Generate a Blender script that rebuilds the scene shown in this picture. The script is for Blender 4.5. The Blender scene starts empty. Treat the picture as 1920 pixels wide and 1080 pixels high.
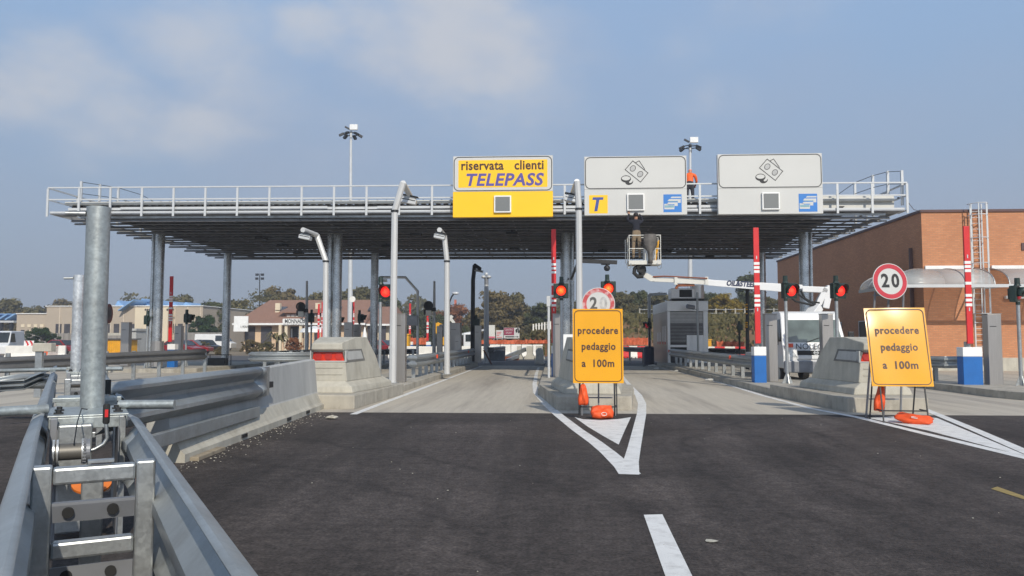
import bpy, bmesh, math, random
from mathutils import Vector, Matrix
random.seed(7)
R = math.radians
scn = bpy.context.scene
COL = scn.collection

# ------------------------------------------------------------------ camera
F = 1500.0
YAW = math.atan(80/F); PIT = math.atan(96/math.hypot(F, 80))
fw = Vector((-math.sin(YAW)*math.cos(PIT), math.cos(YAW)*math.cos(PIT), math.sin(PIT)))
rt = Vector((math.cos(YAW), math.sin(YAW), 0)); up = rt.cross(fw)
CAM = Vector((0, 0, 1.5))
cd = bpy.data.cameras.new('camera'); cam = bpy.data.objects.new('camera', cd); COL.objects.link(cam)
cd.sensor_width = 36; cd.lens = F/1920*36; cd.clip_end = 3000; cd.clip_start = .05
cam.matrix_world = Matrix(((rt.x, up.x, -fw.x, 0), (rt.y, up.y, -fw.y, 0), (rt.z, up.z, -fw.z, 1.5), (0, 0, 0, 1)))
scn.camera = cam
def ray(x, y): return fw + (x-960)/F*rt - (y-540)/F*up
def G(x, y, z=0.0): r = ray(x, y); return CAM + r*((z-1.5)/r.z)
def P(x, y, Y): r = ray(x, y); return CAM + r*(Y/r.y)

# ------------------------------------------------------------------ light, sky
SUN_EL, SUN_AZ = R(35), R(20)
S = Vector((math.sin(SUN_AZ)*math.cos(SUN_EL), -math.cos(SUN_AZ)*math.cos(SUN_EL), math.sin(SUN_EL)))
sl = bpy.data.lights.new('sun', 'SUN'); sl.energy = 3.6; sl.angle = R(.6); sl.color = (1, .92, .79)
so = bpy.data.objects.new('sun', sl); COL.objects.link(so)
so.rotation_euler = (-S).to_track_quat('-Z', 'Y').to_euler()
scn.view_settings.view_transform = 'Standard'; scn.view_settings.look = 'None'
scn.view_settings.exposure = .03; scn.view_settings.gamma = 1
w = bpy.data.worlds.new('World'); scn.world = w; w.use_nodes = True
nt = w.node_tree; N = nt.nodes; L = nt.links; N.clear()
def nd(t, **k):
    n = N.new(t)
    for a, b in k.items(): setattr(n, a, b)
    return n
out = nd('ShaderNodeOutputWorld'); bg = nd('ShaderNodeBackground'); L.new(bg.outputs[0], out.inputs[0])
sky = nd('ShaderNodeTexSky', sky_type='NISHITA', sun_disc=False, sun_elevation=SUN_EL, sun_rotation=math.pi-SUN_AZ,
         altitude=100, air_density=1.0, dust_density=2.0, ozone_density=1.5)
bg.inputs[1].default_value = .09
tc = nd('ShaderNodeTexCoord')
sep = nd('ShaderNodeSeparateXYZ'); L.new(tc.outputs['Generated'], sep.inputs[0])
def mth(op, a, b=None, c=None, clamp=False):
    n = nd('ShaderNodeMath', operation=op, use_clamp=clamp)
    for i, q in enumerate((a, b, c)):
        if q is None: continue
        if isinstance(q, (int, float)): n.inputs[i].default_value = q
        else: L.new(q, n.inputs[i])
    return n.outputs[0]
def mixc(f, a, b):
    n = nd('ShaderNodeMix', data_type='RGBA')
    if isinstance(f, (int, float)): n.inputs[0].default_value = f
    else: L.new(f, n.inputs[0])
    for q, i in ((a, 6), (b, 7)):
        if isinstance(q, tuple): n.inputs[i].default_value = (*q, 1)
        else: L.new(q, n.inputs[i])
    return n.outputs[2]
# a thin autumn haze layer over the physical sky, thickest near the horizon
hz = nd('ShaderNodeMapRange', interpolation_type='SMOOTHSTEP'); L.new(sep.outputs[2], hz.inputs[0])
hz.inputs[1].default_value = -.02; hz.inputs[2].default_value = .42; hz.inputs[3].default_value = .97; hz.inputs[4].default_value = .86
hcol = nd('ShaderNodeMix', data_type='RGBA')
hf = nd('ShaderNodeMapRange'); L.new(sep.outputs[2], hf.inputs[0]); hf.inputs[1].default_value = 0; hf.inputs[2].default_value = .38
L.new(hf.outputs[0], hcol.inputs[0]); hcol.inputs[6].default_value = (3.7, 4.25, 5.05, 1); hcol.inputs[7].default_value = (3.5, 5.3, 8.1, 1)
zf = nd('ShaderNodeMapRange', interpolation_type='SMOOTHSTEP'); L.new(sep.outputs[2], zf.inputs[0]); zf.inputs[1].default_value = .45; zf.inputs[2].default_value = .9; zf.inputs[3].default_value = 1; zf.inputs[4].default_value = .15
# haze scatters more light on the sun's side of the sky
dp = nd('ShaderNodeVectorMath', operation='DOT_PRODUCT'); L.new(tc.outputs['Generated'], dp.inputs[0]); dp.inputs[1].default_value = S
gl = nd('ShaderNodeMapRange', interpolation_type='SMOOTHSTEP'); L.new(dp.outputs['Value'], gl.inputs[0]); gl.inputs[1].default_value = -.1; gl.inputs[2].default_value = 1; gl.inputs[3].default_value = 1; gl.inputs[4].default_value = 1.7
hs_ = nd('ShaderNodeVectorMath', operation='SCALE'); L.new(hcol.outputs[2], hs_.inputs[0]); L.new(gl.outputs[0], hs_.inputs['Scale'])
base = mixc(mth('MULTIPLY', hz.outputs[0], zf.outputs[0]), sky.outputs[0], hs_.outputs[0])
# clouds: soft-edged banks broken by noise
vn = nd('ShaderNodeVectorMath', operation='MULTIPLY'); L.new(tc.outputs['Generated'], vn.inputs[0]); vn.inputs[1].default_value = (1, 1, 1.9)
nz = nd('ShaderNodeTexNoise'); L.new(vn.outputs[0], nz.inputs[0]); nz.inputs['Scale'].default_value = 6.5; nz.inputs['Detail'].default_value = 10; nz.inputs['Roughness'].default_value = .60
nz2 = nd('ShaderNodeTexNoise'); L.new(vn.outputs[0], nz2.inputs[0]); nz2.inputs['Scale'].default_value = 2.2; nz2.inputs['Detail'].default_value = 3
dens = None
for (px, py, r, sz, amp) in [(105, 140, .10, 1.2, 1.0), (30, 175, .11, 1.5, .85), (200, 205, .15, 1.6, .8), (330, 235, .16, 2.6, .75), (440, 245, .09, 3.0, .6), (400, 120, .19, 1.2, .6), (490, 70, .12, 1.4, .5),
                             (600, 60, .10, 1.7, .9), (720, 60, .15, 1.3, .85), (820, 30, .16, 1.0, 1.0), (890, 110, .19, 1.3, .8), (850, 180, .12, 2, .6), (1310, 185, .10, 1.6, .42), (1390, 175, .07, 1.6, .36), (700, 230, .42, 2.0, .30), (250, -40, .25, 2, .5), (1420, 40, .14, 1.5, .34), (1290, 90, .09, 1.4, .36)]:
    d = ray(px, py).normalized()
    s = nd('ShaderNodeVectorMath', operation='SUBTRACT'); L.new(tc.outputs['Generated'], s.inputs[0]); s.inputs[1].default_value = d
    m = nd('ShaderNodeVectorMath', operation='MULTIPLY'); L.new(s.outputs[0], m.inputs[0]); m.inputs[1].default_value = (1, 1, sz)
    ln = nd('ShaderNodeVectorMath', operation='LENGTH'); L.new(m.outputs[0], ln.inputs[0])
    mr = nd('ShaderNodeMapRange', interpolation_type='SMOOTHSTEP'); L.new(ln.outputs['Value'], mr.inputs[0])
    mr.inputs[1].default_value = r*1.25; mr.inputs[2].default_value = 0; mr.inputs[3].default_value = 0; mr.inputs[4].default_value = amp
    dens = mr.outputs[0] if dens is None else mth('MAXIMUM', dens, mr.outputs[0])
n0 = mth('SUBTRACT', nz.outputs[0], .5)
dd = mth('MULTIPLY_ADD', n0, 1.9, dens)
dm = nd('ShaderNodeMapRange', interpolation_type='SMOOTHSTEP'); L.new(dd, dm.inputs[0])
dm.inputs[1].default_value = .05; dm.inputs[2].default_value = 1.15; dm.inputs[3].default_value = 0; dm.inputs[4].default_value = .80
dfin = mth('MULTIPLY', dm.outputs[0], mth('MULTIPLY', dens, 1.6, None, True))
wisp = nd('ShaderNodeMapRange'); L.new(nz2.outputs[0], wisp.inputs[0]); wisp.inputs[1].default_value = .42; wisp.inputs[2].default_value = .75; wisp.inputs[3].default_value = 0; wisp.inputs[4].default_value = .42
base = mixc(wisp.outputs[0], base, (4.5, 4.85, 6.0))
fin = mixc(dfin, base, (6.6, 6.75, 7.2))
L.new(fin, bg.inputs[0])

# ------------------------------------------------------------------ materials
MATS = {}
def mat(name, col, rough=.6, metal=0.0, var=.12, scale=3.0, bump=0.0, bscale=None, dirt=None, dscale=.6, stretch=None, emit=None, alpha=None, trans=0, spec=None, det=6, streak=0):
    m = bpy.data.materials.new(name); m.use_nodes = True
    t = m.node_tree; n = t.nodes; b = n['Principled BSDF']
    tc = n.new('ShaderNodeTexCoord'); src = tc.outputs['Object']
    if stretch:
        mp = n.new('ShaderNodeMapping'); mp.inputs['Scale'].default_value = stretch; t.links.new(src, mp.inputs[0]); src = mp.outputs[0]
    nz = n.new('ShaderNodeTexNoise'); nz.inputs['Scale'].default_value = scale; nz.inputs['Detail'].default_value = det; t.links.new(src, nz.inputs[0])
    cr = n.new('ShaderNodeValToRGB'); cr.color_ramp.elements[0].position = .3; cr.color_ramp.elements[1].position = .7
    cr.color_ramp.elements[0].color = (*[c*(1-var) for c in col], 1); cr.color_ramp.elements[1].color = (*[min(1, c*(1+var)) for c in col], 1)
    t.links.new(nz.outputs[0], cr.inputs[0]); c = cr.outputs[0]
    if dirt:
        n2 = n.new('ShaderNodeTexNoise'); n2.inputs['Scale'].default_value = dscale; n2.inputs['Detail'].default_value = 8; n2.inputs['Roughness'].default_value = .65; t.links.new(src, n2.inputs[0])
        mr = n.new('ShaderNodeMapRange'); mr.inputs[1].default_value = .48; mr.inputs[2].default_value = .75; mr.inputs[4].default_value = dirt[1]; t.links.new(n2.outputs[0], mr.inputs[0])
        mx = n.new('ShaderNodeMix'); mx.data_type = 'RGBA'; t.links.new(mr.outputs[0], mx.inputs[0]); t.links.new(c, mx.inputs[6]); mx.inputs[7].default_value = (*dirt[0], 1); c = mx.outputs[2]
    t.links.new(c, b.inputs['Base Color'])
    b.inputs['Roughness'].default_value = rough; b.inputs['Metallic'].default_value = metal
    if spec is not None: b.inputs['Specular IOR Level'].default_value = spec
    if bump:
        n3 = n.new('ShaderNodeTexNoise'); n3.inputs['Scale'].default_value = bscale or scale*8; n3.inputs['Detail'].default_value = 4; t.links.new(tc.outputs['Object'], n3.inputs[0])
        bp = n.new('ShaderNodeBump'); bp.inputs['Strength'].default_value = bump; bp.inputs['Distance'].default_value = .02; t.links.new(n3.outputs[0], bp.inputs['Height']); t.links.new(bp.outputs[0], b.inputs['Normal'])
    if streak:
        mp2 = n.new('ShaderNodeMapping'); mp2.inputs['Scale'].default_value = (5, 5, .35); t.links.new(tc.outputs['Object'], mp2.inputs[0]); n4 = n.new('ShaderNodeTexNoise'); n4.inputs['Scale'].default_value = 1.6; n4.inputs['Detail'].default_value = 7; t.links.new(mp2.outputs[0], n4.inputs[0])
        m4 = n.new('ShaderNodeMapRange'); m4.inputs[1].default_value = .35; m4.inputs[2].default_value = .7; m4.inputs[3].default_value = 1+streak*.4; m4.inputs[4].default_value = 1-streak; t.links.new(n4.outputs[0], m4.inputs[0])
        x4 = n.new('ShaderNodeMix'); x4.data_type = 'RGBA'; x4.blend_type = 'MULTIPLY'; x4.inputs[0].default_value = 1; t.links.new(b.inputs['Base Color'].links[0].from_socket, x4.inputs[6]); t.links.new(m4.outputs[0], x4.inputs[7]); t.links.new(x4.outputs[2], b.inputs['Base Color'])
    if emit: b.inputs['Emission Color'].default_value = (*emit[0], 1); b.inputs['Emission Strength'].default_value = emit[1]
    if alpha is not None: b.inputs['Alpha'].default_value = alpha
    if trans: b.inputs['Transmission Weight'].default_value = trans
    MATS[name] = m; return m
def galv(name, col, rough, metal=.55, sp=28, var=.16):
    m = mat(name, col, rough, metal, var*.6, 2.2, dirt=((.24, .235, .22), .55), dscale=2.6)
    t = m.node_tree; n = t.nodes; b = n['Principled BSDF']
    vo = n.new('ShaderNodeTexVoronoi'); vo.inputs['Scale'].default_value = sp; tcn = [q for q in n if q.type == 'TEX_COORD'][0]; t.links.new(tcn.outputs['Object'], vo.inputs[0])
    mr = n.new('ShaderNodeMapRange'); t.links.new(vo.outputs['Color'], mr.inputs[0]); mr.inputs[3].default_value = rough-.04; mr.inputs[4].default_value = rough+.08
    t.links.new(mr.outputs[0], b.inputs['Roughness'])
    mx = n.new('ShaderNodeMix'); mx.data_type = 'RGBA'; mx.blend_type = 'MULTIPLY'; mx.inputs[0].default_value = 1
    c = b.inputs['Base Color'].links[0].from_socket
    n5 = n.new('ShaderNodeTexNoise'); n5.inputs['Scale'].default_value = sp*.45; n5.inputs['Detail'].default_value = 5; n5.inputs['Roughness'].default_value = .7; t.links.new(tcn.outputs['Object'], n5.inputs[0])
    av = n.new('ShaderNodeMix'); av.data_type = 'FLOAT'; av.inputs[0].default_value = .8; t.links.new(vo.outputs['Color'], av.inputs[2]); t.links.new(n5.outputs[0], av.inputs[3])
    m2 = n.new('ShaderNodeMapRange'); t.links.new(av.outputs[0], m2.inputs[0]); m2.inputs[1].default_value = .28; m2.inputs[2].default_value = .72; m2.inputs[3].default_value = 1-var; m2.inputs[4].default_value = 1+var*.5
    # fine scratches and handling marks
    mp = n.new('ShaderNodeMapping'); mp.inputs['Scale'].default_value = (3, 3, 60); mp.inputs['Rotation'].default_value = (.4, .3, .6); t.links.new(tcn.outputs['Object'], mp.inputs[0]); n6 = n.new('ShaderNodeTexNoise'); n6.inputs['Scale'].default_value = 2; n6.inputs['Detail'].default_value = 8; t.links.new(mp.outputs[0], n6.inputs[0])
    bp = n.new('ShaderNodeBump'); bp.inputs['Strength'].default_value = .12; bp.inputs['Distance'].default_value = .004; t.links.new(n5.outputs[0], bp.inputs['Height']); t.links.new(bp.outputs[0], b.inputs['Normal'])
    t.links.new(c, mx.inputs[6]); t.links.new(m2.outputs[0], mx.inputs[7]); t.links.new(mx.outputs[2], b.inputs['Base Color'])
    return m
M_galv = galv('galvanised steel', (.46, .48, .48), .38, .75, 60, .2)
M_galvpost = galv('mottled galvanised post', (.40, .44, .44), .42, .5, 45, .30)
M_galvbright = galv('fresh galvanised pipe', (.72, .74, .74), .32, .6, 30, .35)
M_rail = galv('galvanised guardrail', (.37, .395, .40), .44, .5, 55, .14)
M_galvcol = galv('galvanised column', (.56, .58, .58), .27, .88, 40, .22)
M_steelshade = mat('shade-darkened purlin steel', (.17, .17, .175), .5, .5, .25, 2.0)  # galvanised purlins darkened, the shade under the roof put into the colour
M_deck = mat('shade-black roof deck', (.035, .035, .037), .7, .1, .2, 1.0)  # deck and beams coloured near black to stand in for soffit shade
M_darkmetal = mat('black metal', (.02, .021, .023), .5, .2, .2, 4)
M_stain = mat('brushed stainless', (.40, .38, .36), .38, .8, .10, 3, stretch=(30, 30, .6))
M_white = mat('white paint', (.82, .82, .80), .45, 0, .04, 2, dirt=((.45, .43, .38), .25), dscale=1.2)
M_whitemetal = mat('white painted rail', (.56, .575, .58), .4, .1, .05, 2)
M_cream = mat('pale cream panel', (.62, .61, .56), .5, 0, .05, 1.5)
M_lamppost = mat('pale grey lacquered pole', (.56, .56, .55), .42, .15, .05, 1.5)
M_red = mat('red lacquer', (.62, .018, .02), .45, 0, .08, 3)
M_reddark = mat('deep red panel', (.45, .03, .02), .35, 0, .2, 3)
M_blue = mat('blue lacquer', (.012, .13, .42), .45, 0, .08, 3)
M_navy = mat('navy plastic', (.015, .025, .07), .5, 0, .1, 3)
M_orange = mat('orange fabric', (.85, .13, .015), .6, 0, .12, 8, bump=.3, bscale=20)
M_sandbag = mat('orange plastic sandbag', (.78, .09, .014), .62, 0, .15, 6, bump=.5, bscale=14)
M_amber = mat('amber reflective sheet', (.80, .37, .006), .20, 0, .05, 1.2)
M_yellow = mat('yellow sign enamel', (.95, .55, .004), .42, 0, .03, 1)
M_brown = mat('brown lettering', (.05, .016, .008), .5)
M_purple = mat('blue violet lettering', (.09, .07, .30), .5)
M_deepblue = mat('dark blue lettering', (.035, .07, .30), .5)
M_signwhite = mat('white sign enamel', (.57, .57, .545), .42, 0, .03, .8)
M_signblue = mat('blue sign enamel', (.03, .19, .55), .4, 0, .03, 1)
M_black = mat('black', (.015, .015, .016), .55, 0, .1, 4)
M_screen = mat('grey display mesh', (.17, .18, .18), .5, 0, .1, 60)
M_green = mat('dark green signal housing', (.012, .028, .022), .45, 0, .1, 4)
M_rubber = mat('tyre rubber', (.02, .02, .02), .8, 0, .2, 6)
M_glass = mat('dark glass', (.025, .03, .032), .06, 0, .3, .8, spec=.8)
M_window = mat('window glass', (.06, .055, .06), .12, 0, .3, .5)
M_wind = mat('windscreen glass', (.10, .13, .12), .07, 0, .4, 1.5, spec=.9)
M_poly = mat('clear polycarbonate', (.62, .64, .63), .25, 0, .1, 1, alpha=.42)
M_lineworn = mat('white road paint', (.74, .74, .72), .6, 0, .05, 3, dirt=((.25, .24, .22), .6), dscale=5, bump=.3, bscale=90)
M_conc = mat('pale precast concrete', (.47, .445, .375), .8, 0, .10, 2.5, bump=.12, bscale=40, dirt=((.30, .27, .21), .55), dscale=1.8, streak=.11)
M_concgrey = mat('grey cast concrete', (.45, .45, .43), .8, 0, .08, 2, bump=.1, bscale=30, dirt=((.25, .25, .235), .65), dscale=1.4, stretch=(1, 1, .35), streak=.06)
M_kerb = mat('kerb concrete', (.40, .37, .31), .85, 0, .12, 3, bump=.2, bscale=40, dirt=((.17, .155, .13), .75), dscale=2.0, streak=.10)
M_asphalt = mat('fresh asphalt', (.056, .049, .047), .85, 0, .30, 90, bump=.6, bscale=110, dirt=((.095, .084, .078), .75), dscale=.45, spec=.3, det=4)
M_slab = mat('concrete paving', (.465, .42, .345), .75, 0, .07, 12, bump=.08, bscale=60, dirt=((.22, .19, .16), .95), dscale=1.0, stretch=(1, .06, 1))
def asphaltmat():
    m = mat('fresh asphalt', (.055, .046, .042), .85, 0, .5, 38, bump=.7, bscale=75, spec=.3, det=6); t = m.node_tree; n = t.nodes; b = n['Principled BSDF']; tc = [q for q in n if q.type == 'TEX_COORD'][0]; col = b.inputs['Base Color'].links[0].from_socket
    def layer(scale, stretch, rot, lo, hi, a, bb, dist=0):
        nonlocal col
        mp = n.new('ShaderNodeMapping'); mp.inputs['Scale'].default_value = stretch; mp.inputs['Rotation'].default_value = (0, 0, rot); t.links.new(tc.outputs['Object'], mp.inputs[0])
        z = n.new('ShaderNodeTexNoise'); z.inputs['Scale'].default_value = scale; z.inputs['Detail'].default_value = 8; z.inputs['Roughness'].default_value = .62; z.inputs['Distortion'].default_value = dist; t.links.new(mp.outputs[0], z.inputs[0])
        r = n.new('ShaderNodeMapRange'); r.inputs[1].default_value = lo; r.inputs[2].default_value = hi; r.inputs[3].default_value = a; r.inputs[4].default_value = bb; t.links.new(z.outputs[0], r.inputs[0])
        x = n.new('ShaderNodeMix'); x.data_type = 'RGBA'; x.blend_type = 'MULTIPLY'; x.inputs[0].default_value = 1; t.links.new(col, x.inputs[6]); t.links.new(r.outputs[0], x.inputs[7]); col = x.outputs[2]
    layer(9, (1, 1, 1), 0, .36, .66, .72, 1.35); layer(.5, (1, 1, 1), .3, .36, .66, .76, 1.42, .6); layer(1.0, (1, .08, 1), .12, .4, .68, .82, 1.35, .3); layer(1.3, (1, .10, 1), -.45, .46, .72, .93, 1.35, .5); layer(2.6, (1, 1, 1), .9, .55, .75, 1, .72, 1.2)
    wv = n.new('ShaderNodeTexVoronoi'); wv.feature = 'DISTANCE_TO_EDGE'; wv.inputs['Scale'].default_value = .28
    dn = n.new('ShaderNodeTexNoise'); dn.inputs['Scale'].default_value = 1.2; dn.inputs['Detail'].default_value = 6; t.links.new(tc.outputs['Object'], dn.inputs[0]); ad = n.new('ShaderNodeVectorMath'); ad.operation = 'ADD'; t.links.new(tc.outputs['Object'], ad.inputs[0]); t.links.new(dn.outputs['Color'], ad.inputs[1]); t.links.new(ad.outputs[0], wv.inputs[0])
    # curved rubber marks left by turning wheels
    last = None
    for cx, cy, rr in ((10.2, 9.5, 7.0), (10.4, 9.6, 8.7), (-9, 2, 9.4), (-9.2, 2, 11.2)):
        sb = n.new('ShaderNodeVectorMath'); sb.operation = 'DISTANCE'; t.links.new(ad.outputs[0], sb.inputs[0]); sb.inputs[1].default_value = (cx+.5, cy+.5, .5)
        q = n.new('ShaderNodeMath'); q.operation = 'SUBTRACT'; t.links.new(sb.outputs['Value'], q.inputs[0]); q.inputs[1].default_value = rr; ab = n.new('ShaderNodeMath'); ab.operation = 'ABSOLUTE'; t.links.new(q.outputs[0], ab.inputs[0])
        r = n.new('ShaderNodeMapRange'); r.interpolation_type = 'SMOOTHSTEP'; r.inputs[1].default_value = 0; r.inputs[2].default_value = .16; r.inputs[3].default_value = .5; r.inputs[4].default_value = 1; t.links.new(ab.outputs[0], r.inputs[0])
        x = n.new('ShaderNodeMix'); x.data_type = 'RGBA'; x.blend_type = 'MULTIPLY'; t.links.new(dn.outputs[0], x.inputs[0]); t.links.new(col, x.inputs[6]); t.links.new(r.outputs[0], x.inputs[7]); col = x.outputs[2]
    t.links.new(col, b.inputs['Base Color']); return m
M_asphalt = asphaltmat()
M_oldasph = mat('old asphalt', (.075, .072, .072), .85, 0, .2, 30, bump=.3, bscale=60, dirt=((.13, .12, .11), .5), dscale=.2)
M_soil = mat('dry soil and stubble', (.21, .165, .11), .95, 0, .25, .25, dirt=((.10, .11, .05), .7), dscale=.06, bump=.3, bscale=2)
M_bank = mat('brown earth bank', (.20, .115, .06), .95, 0, .25, .4, dirt=((.10, .10, .04), .75), dscale=.16, bump=.5, bscale=2)
M_wallcream = mat('beige rendered wall', (.44, .37, .29), .85, 0, .06, .3, dirt=((.30, .25, .2), .35), dscale=.25)
M_creamwall = mat('light cream wall', (.70, .60, .44), .85, 0, .05, .4)
M_peach = mat('peach wall', (.66, .48, .32), .85, 0, .05, .4)
M_rooftile = mat('brown roof tiles', (.27, .15, .105), .85, 0, .15, 1.2, stretch=(6, 1, 6))
M_skylight = mat('light blue skylight', (.20, .36, .60), .35, 0, .08, 1)
M_fence = mat('grey fence boards', (.27, .25, .23), .85, 0, .25, 2.2, stretch=(2.5, 1, .1))
M_khaki = mat('khaki cloth', (.23, .17, .11), .9, 0, .2, 9)
M_darkcloth = mat('dark navy cloth', (.012, .013, .022), .9, 0, .2, 9)
M_jeans = mat('dark trousers', (.04, .04, .05), .9, 0, .2, 9)
M_skin = mat('skin', (.45, .24, .15), .55, 0, .08, 9)
M_hair = mat('dark hair', (.02, .015, .012), .7, 0, .2, 20)
M_net = mat('orange safety net', (.56, .12, .045), .7, 0, .3, 5)
M_rust = mat('rusty brown', (.22, .07, .03), .8, 0, .3, 6)
M_bag = mat('white plastic bag', (.72, .70, .64), .5, 0, .1, 8)
M_carred = mat('dark red car paint', (.25, .015, .02), .25, .1, .05, 2)
M_carwhite = mat('white car paint', (.75, .75, .74), .25, 0, .04, 2)
M_carblack = mat('dark car paint', (.03, .03, .035), .25, .1, .05, 2)
M_contyellow = mat('yellow container paint', (.72, .36, .01), .5, 0, .1, 2)
M_limewhite = mat('warm white barrier', (.80, .77, .70), .7, 0, .08, 2)  # even warm white shared by blocks, clamps and posts
def lampmat(name, c0, c1, k):
    m = mat(name, (.4, .02, .01), .3, 0, .3, 40, emit=((1, .1, .05), k)); t = m.node_tree; n = t.nodes; b = n['Principled BSDF']; tc = [q for q in n if q.type == 'TEX_COORD'][0]
    sp = n.new('ShaderNodeSeparateXYZ'); t.links.new(tc.outputs['Generated'], sp.inputs[0]); cb = n.new('ShaderNodeCombineXYZ'); t.links.new(sp.outputs[0], cb.inputs[0]); t.links.new(sp.outputs[2], cb.inputs[1])
    d = n.new('ShaderNodeVectorMath'); d.operation = 'DISTANCE'; t.links.new(cb.outputs[0], d.inputs[0]); d.inputs[1].default_value = (.5, .5, 0)
    vo = n.new('ShaderNodeTexVoronoi'); vo.inputs['Scale'].default_value = 9; t.links.new(tc.outputs['Generated'], vo.inputs[0]); ad = n.new('ShaderNodeMath'); ad.operation = 'MULTIPLY_ADD'; t.links.new(vo.outputs['Distance'], ad.inputs[0]); ad.inputs[1].default_value = .35; t.links.new(d.outputs['Value'], ad.inputs[2])
    cr = n.new('ShaderNodeValToRGB'); cr.color_ramp.elements[0].position = .12; cr.color_ramp.elements[0].color = (*c0, 1); cr.color_ramp.elements[1].position = .58; cr.color_ramp.elements[1].color = (*c1, 1); t.links.new(ad.outputs[0], cr.inputs[0]); t.links.new(cr.outputs[0], b.inputs['Emission Color']); return m
M_redlamp = lampmat('lit red signal lens', (1, .10, .04), (.75, .012, .012), 1.35)
M_redhot = lampmat('lit red orange signal lens', (1, .34, .03), (.85, .025, .008), 1.6)
M_reddim = mat('dim red signal lens', (.25, .01, .02), .3, 0, .3, 40, emit=((1, .02, .04), .15))
M_redglass = mat('red lamp window', (.62, .035, .012), .25, 0, .3, 7)
M_bark = mat('bark', (.10, .075, .05), .95, 0, .25, 4)
def brickmat():
    m = bpy.data.materials.new('orange brickwork'); m.use_nodes = True; t = m.node_tree; n = t.nodes; b = n['Principled BSDF']
    tc = n.new('ShaderNodeTexCoord'); sp = n.new('ShaderNodeSeparateXYZ'); t.links.new(tc.outputs['Object'], sp.inputs[0])
    ad = n.new('ShaderNodeMath'); t.links.new(sp.outputs[0], ad.inputs[0]); t.links.new(sp.outputs[1], ad.inputs[1])
    cb = n.new('ShaderNodeCombineXYZ'); t.links.new(ad.outputs[0], cb.inputs[0]); t.links.new(sp.outputs[2], cb.inputs[1])
    br = n.new('ShaderNodeTexBrick'); t.links.new(cb.outputs[0], br.inputs[0])
    br.inputs['Color1'].default_value = (.56, .245, .115, 1); br.inputs['Color2'].default_value = (.47, .19, .085, 1); br.inputs['Mortar'].default_value = (.40, .205, .115, 1)
    br.inputs['Scale'].default_value = 1; br.inputs['Mortar Size'].default_value = .012; br.inputs['Brick Width'].default_value = .26; br.inputs['Row Height'].default_value = .085
    nz = n.new('ShaderNodeTexNoise'); nz.inputs['Scale'].default_value = .5; nz.inputs['Detail'].default_value = 7; t.links.new(tc.outputs['Object'], nz.inputs[0])
    mr = n.new('ShaderNodeMapRange'); mr.inputs[3].default_value = .82; mr.inputs[4].default_value = 1.18; t.links.new(nz.outputs[0], mr.inputs[0])
    mx = n.new('ShaderNodeMix'); mx.data_type = 'RGBA'; mx.blend_type = 'MULTIPLY'; mx.inputs[0].default_value = 1
    t.links.new(br.outputs[0], mx.inputs[6]); t.links.new(mr.outputs[0], mx.inputs[7]); t.links.new(mx.outputs[2], b.inputs['Base Color'])
    b.inputs['Roughness'].default_value = .85
    return m
M_brick = brickmat()
M_copper = mat('dark roof flashing', (.10, .05, .045), .6, .1)
def leafmat(name, a, b):
    m = bpy.data.materials.new(name); m.use_nodes = True; t = m.node_tree; n = t.nodes; p = n['Principled BSDF']
    tc = n.new('ShaderNodeTexCoord'); nz = n.new('ShaderNodeTexNoise'); nz.inputs['Scale'].default_value = 4.5; nz.inputs['Detail'].default_value = 5; t.links.new(tc.outputs['Object'], nz.inputs[0])
    cr = n.new('ShaderNodeValToRGB'); cr.color_ramp.elements[0].position = .35; cr.color_ramp.elements[1].position = .68
    cr.color_ramp.elements[0].color = (*a, 1); cr.color_ramp.elements[1].color = (*b, 1); t.links.new(nz.outputs[0], cr.inputs[0])
    t.links.new(cr.outputs[0], p.inputs['Base Color']); p.inputs['Roughness'].default_value = .8; p.inputs['Specular IOR Level'].default_value = .15
    tr = n.new('ShaderNodeBsdfTranslucent'); t.links.new(cr.outputs[0], tr.inputs[0]); ms = n.new('ShaderNodeMixShader'); ms.inputs[0].default_value = .2
    t.links.new(p.outputs[0], ms.inputs[1]); t.links.new(tr.outputs[0], ms.inputs[2]); t.links.new(ms.outputs[0], n['Material Output'].inputs[0]); return m
LEAF = {'green': leafmat('dark green leaves', (.05, .06, .03), (.12, .13, .055)), 'olive': leafmat('olive leaves', (.095, .09, .042), (.20, .17, .075)),
        'brown': leafmat('brown autumn leaves', (.115, .09, .042), (.22, .17, .075)), 'yellow': leafmat('yellow autumn leaves', (.17, .13, .03), (.34, .25, .05)),
        'orange': leafmat('rust orange leaves', (.20, .08, .04), (.33, .14, .06)), 'bush': leafmat('deep green bush leaves', (.018, .038, .014), (.05, .085, .025))}

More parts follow.
